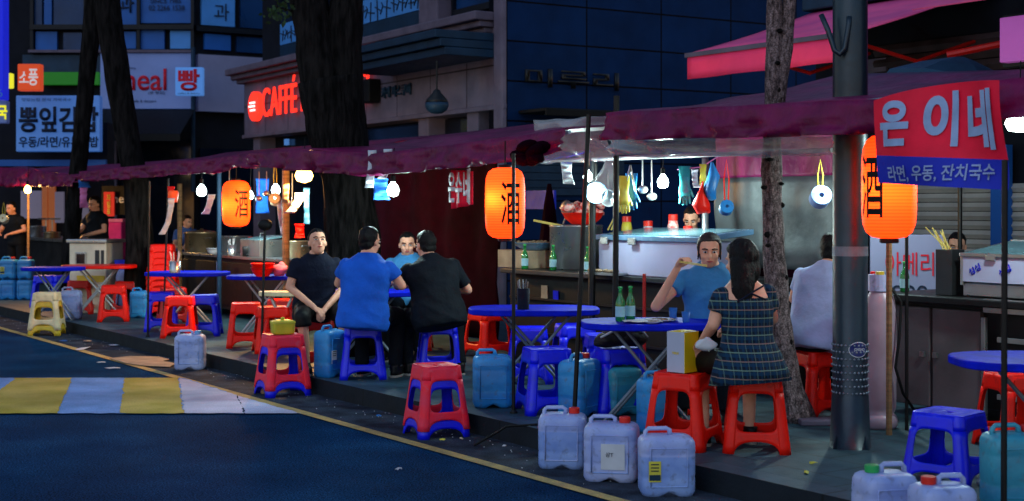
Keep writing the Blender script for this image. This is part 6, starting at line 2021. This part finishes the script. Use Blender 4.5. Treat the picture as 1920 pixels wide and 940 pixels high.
    def cap(rx, ry, rz_, c, zc0):
        n = len(q.v)
        q.M = Matrix.Identity(4)
        q.ball(c, (rx, ry, rz_), 30)
        for i in range(n, len(q.v)):
            v = q.v[i]
            zc = zc0 + .012 * noise.noise(Vector((v.x * 40, 3, 1)))
            if v.y > .0 and v.z < zc:
                f = min(1, (zc - v.z) / .03) * min(1, v.y / .03)
                v.y *= (1 - .75 * f); v.x *= (1 - .12 * f)
            v += v.normalized() * wrinkle(v, .006, 24)
    if hair == 'short':
        cap(.080, .100, .095, (0, -.020, .040), .088)
        q.ball((0, -.055, -.02), (.068, .050, .055), 16)
        for v in q.v: v += v.normalized() * wrinkle(v, .007, 30)
        vs = [HM @ v for v in q.v]; q.v = vs
        obj('hair', remesh(q, .007, 2, .0025, 60, 1, (1, 1, 1)), M[hairm], root)
    elif hair == 'tied':
        cap(.087, .103, .098, (0, -.020, .040), .086)
        q.ball((0, -.05, -.02), (.074, .055, .065), 16); q.ball((0, -.13, .03), (.035, .035, .04), 12)
        for s in (-1, 1): q.capsule((s * .070, .02, .06), (s * .078, -.005, -.05), .012, .006, 8)
        vs = [HM @ v for v in q.v]; q.v = vs
        obj('hair', remesh(q, .007, 2, .0025, 60, 1, (1, 1, .5)), M[hairm], root)
    elif hair == 'long':
        cap(.090, .110, .104, (0, -.018, .036), .080)
        q.ball((0, -.05, -.05), (.086, .070, .10), 18)
        rn_ = random.Random(9)
        for i in range(16):
            a = PI * (.02 + .96 * i / 15)
            x = -math.cos(a) * .082; y = -.02 - math.sin(a) * .070
            L = .20 + (.09 if x < 0 else -.08) + rn_.uniform(-.02, .02)
            q.capsule((x, y, .0), (x * .95 - .02 , y - .008, -L * .55), .024, .022, 8)
            q.capsule((x * .95 - .02, y - .008, -L * .55), (x * .75 - .045, y + .01, -L), .022, .010, 8)
        vs = [HM @ v for v in q.v]; q.v = vs
        obj('hair', remesh(q, .008, 2, .004, 34, 1, (1.4, 1.4, .15)), M[hairm], root)
    # ---- shirt
    b = MB(); torso(b, .016, bottom, .50 if not open_back else .372)
    if not stand:
        b.M = TM
        if not skirt:
            b.loft([((0, -.004, -.125), .178 * build, .138 * build), ((0, 0, -.09), .188 * build, .150 * build), ((0, 0, 0), .188 * build, .148 * build), ((0, 0, .08), .178 * build, .134 * build)], 28, 2.3)
        b.M = Matrix.Identity(4)
    for s in (-1, 1):
        b.ball(shl[s] + Vector((0, 0, .0)), (.060, .062, .056), 16)
        e = shl[s].lerp(EB[s], sleeve)
        b.tube([shl[s].lerp(EB[s], -.02), shl[s].lerp(EB[s], sleeve * .5), e], [.056, .060, .062], 18)
    sm = remesh(b, .010, 3, .0095, 5.0, loc[0], (.7, .7, 1.5))
    obj('shirt' if not skirt else 'dress_top', sm, M[shirt], root)
    if skirt:
        q = MB()
        q.M = TM
        n = 60
        prof = [(.17, .150, .115), (.10, .165, .13), (.02, .20, .17), (-.06, .225, .20), (-.13, .245, .215)]
        vs = []; fs = []
        for j, (z, rx, ry) in enumerate(prof):
            for k in range(n):
                th = 2 * PI * k / n
                pl_ = 1 + .035 * j / 4 * math.sin(th * 15 + .8 * math.sin(th * 3))
                vs.append((rx * pl_ * math.cos(th), ry * pl_ * math.sin(th) + .02 * j / 4, z))
        for j in range(len(prof) - 1):
            for k in range(n): fs.append((j * n + k, j * n + (k + 1) % n, (j + 1) * n + (k + 1) % n, (j + 1) * n + k))
        q.add(vs, fs)
        obj('skirt', q, M[shirt], root, smooth=True, solid=.006)
        if open_back:
            q = MB(); q.M = TM
            q.tube([(-.10, -.075, .44), (0, -.118, .40), (.09, -.128, .355)], .006, 6); q.tube([(.10, -.075, .44), (0, -.118, .40), (-.09, -.128, .355)], .006, 6)
            obj('back_strap', q, M['shirtnavy'], root)
    # ---- trousers
    b = MB()
    b.M = Matrix.Translation(P)
    b.loft([((0, .0, -.105), .15 * build, .12 * build), ((0, .01, -.06), .19 * build, .145 * build), ((0, 0, .02), .180 * build, .138 * build), ((0, 0, .07), .16 * build, .125 * build)], 24, 2.4)
    b.M = Matrix.Identity(4)
    for s in (-1, 1):
        b.capsule((s * .09, 0.03, pz - .01), K[s], .096, .072)
        if shorts: b.tube([K[s], K[s].lerp(FT[s], .18)], [.07, .075], 14)
        else: b.tube([K[s] + (K[s] - FT[s]) * .02, K[s].lerp(FT[s], .5), K[s].lerp(FT[s], .96)], [.070, .060, .058], 16)
    obj('trousers', remesh(b, .012, 3, .006, 6, 3), M[trousers], root)
    for s in (-1, 1):
        q = MB()
        c = FT[s]
        q.loft([((c.x, c.y + .05, 0.0), .043, .130), ((c.x, c.y + .05, .02), .046, .134)], 24, 2.6)
        sole = obj('shoe', q, M['shoepale'], root, bevel=.004)
        q = MB(); q.loft([((c.x, c.y + .05, .021), .043, .130), ((c.x, c.y + .045, .05), .042, .120), ((c.x, c.y - .01, .085), .040, .062), ((c.x, c.y - .025, .11), .040, .045)], 24, 2.4)
        obj('upper', q, M[shoe], sole, smooth=True)
    return root

def at(u, d, z=SW): return Vector(((u - 960) * d / F, d, z))
# man in blue shirt, from behind
person('man in a blue shirt seen from behind, short black hair, seated on blue stool', at(681, 11.75), R(-14), lean=9, side=2, scale=1.03, head_yaw=-18, head_pitch=-6,
       build=1.16, elbows={-1: (-.27, .14, .80), 1: (.30, .10, .79)}, wrists={-1: (-.12, .40, .79), 1: (.12, .40, .80)}, shirt='shirtblue', trousers='trousers')
person('heavyset man in black seen from behind, leaning over the blue table', at(822, 11.95), R(22), lean=17, side=-5, scale=1.02, head_yaw=12, head_pitch=-8, headfwd=.01,
       build=1.24, elbows={-1: (-.28, .26, .78), 1: (.31, .12, .74)}, wrists={-1: (-.10, .46, .77), 1: (.12, .36, .73)}, shirt='shirtblack', trousers='trousers', sleeve=.8,
       knees={-1: (-.18, .38, .50), 1: (.27, .33, .50)}, feet={-1: (-.16, .36, .08), 1: (.27, .22, .08)})
person('man in a navy polo shirt facing the camera with head tipped back, hands between knees', at(590, 12.75), R(197), lean=14, scale=1.02, head_yaw=4, head_pitch=14,
       build=1.06, elbows={-1: (-.26, .10, .74), 1: (.24, .10, .74)}, wrists={-1: (-.05, .30, .56), 1: (.05, .31, .57)}, shirt='shirtnavy', trousers='black', sleeve=.6, shorts=True,
       knees={-1: (-.20, .38, .49), 1: (.17, .40, .49)}, feet={-1: (-.19, .36, .08), 1: (.14, .42, .08)}, shoe='shoe')
person('person in a sky blue top facing the camera, mostly hidden behind the man in black', at(768, 13.75), R(175), lean=14, head_yaw=10, head_pitch=-8, build=1.1, scale=.98,
       shirt='shirtcyan', wrists={-1: (-.08, .40, .78), 1: (.12, .38, .78)})
# woman eating
person('woman in a blue top eating with chopsticks, facing the camera', at(1330, 9.85), R(166), lean=15, side=-2, scale=1.01, seat=.49, head_yaw=8, head_pitch=-6, hair='tied', hairm='brownhair', build=1.04,
       elbows={1: (.34, .26, .78), -1: (-.25, .20, .74)}, wrists={1: (.18, .37, 1.05), -1: (-.14, .40, .76)}, shirt='shirtcyan', sleeve=.45, curl=.8, headfwd=.02)
t = thing('chopsticks', 'pair of chopsticks held to the mouth of the woman eating', 'chopsticks', W(1290, 492, 9.42))
c0 = W(1290, 492, 9.42)
for k in (0, .008): obj('stick', MB().tube([W(1274, 492, 9.42) - c0 + Vector((0, 0, k)), W(1326, 500, 9.40) - c0 + Vector((0, 0, k))], .0035, 6), M['bamboo'], t)
# woman in plaid
person('woman with long black hair in a dark plaid dress, seen from behind', at(1405, 8.30), R(12), lean=6, side=-3, scale=1.0, head_yaw=24, head_pitch=-8, hair='long', build=.86, face=False,
       elbows={-1: (-.215, .03, .78), 1: (.20, .13, .80)}, wrists={-1: (-.21, .24, .66), 1: (.05, .36, .74)}, shirt='plaid', skirt=True, sleeve=.55, open_back=True, trousers='black', shorts=True, bottom=-.06, headfwd=-.01)
t = thing('paper_bag', 'white tissue held in the lap of the plaid dress woman', 'tissue', W(1325, 645, 8.2))
b = MB().ball((0, 0, 0), (.05, .04, .05), 14)
for v in b.v: v += Vector((wrinkle(v, .04, 14), wrinkle(v, .04, 14, 3), wrinkle(v, .03, 14, 7)))
obj('tissue', b, M['paper'], t, smooth=True)
# man in pale shirt behind the pole
person('man in a pale grey shirt seen from behind, partly hidden by the thick pole', at(1532, 9.85), R(-38), lean=20, side=2, scale=1.04, head_yaw=-4, head_pitch=-10, build=1.2,
       shirt='shirtlight', sleeve=.6, trousers='trousers')
# vendors (standing)
def standing(label, loc, rz, **kw):
    kn = {-1: Vector((-.10, .02, .50)), 1: Vector((.10, .02, .50))}; ft = {-1: Vector((-.10, -.02, .08)), 1: Vector((.10, -.02, .08))}
    kw.setdefault('elbows', {-1: (-.26, .12, 1.12), 1: (.26, .12, 1.12)}); kw.setdefault('wrists', {-1: (-.14, .34, 1.06), 1: (.14, .34, 1.06)})
    return person(label, loc, rz, seat=.83, knees=kn, feet=ft, stand=True, **kw)
standing('vendor with short dark hair in a green top behind the white display box', at(1297, 12.9), R(172), lean=20, head_yaw=-10, head_pitch=-22, shirt='greencloth', scale=.92)
person('customer with dark hair behind the insulated box, only the head showing', at(1192, 14.4), R(170), lean=10, head_pitch=-10, shirt='shirtblack', scale=.97)
standing('vendor in blue gingham shirt behind the steel pot, facing right', at(343, 21.6), R(215), lean=20, head_yaw=15, head_pitch=-14, shirt='gingham', sleeve=.6, scale=.84,
         elbows={-1: (-.28, .26, 1.05), 1: (.28, .30, 1.05)}, wrists={-1: (-.12, .48, 1.0), 1: (.14, .50, 1.02)})
standing('vendor in a dark apron in the dim far left stall', at(33, 24.2), R(160), lean=16, head_pitch=-10, shirt='shirtblack', scale=.97)
standing('person in black standing between the two left trees', at(184, 21.6), R(150), lean=6, head_pitch=-12, shirt='shirtblack', scale=1.0)
person('customer with dark hair behind the right cart, only the head showing', at(1795, 12.4), R(160), lean=6, head_pitch=-10, shirt='shirtblack', scale=.98)
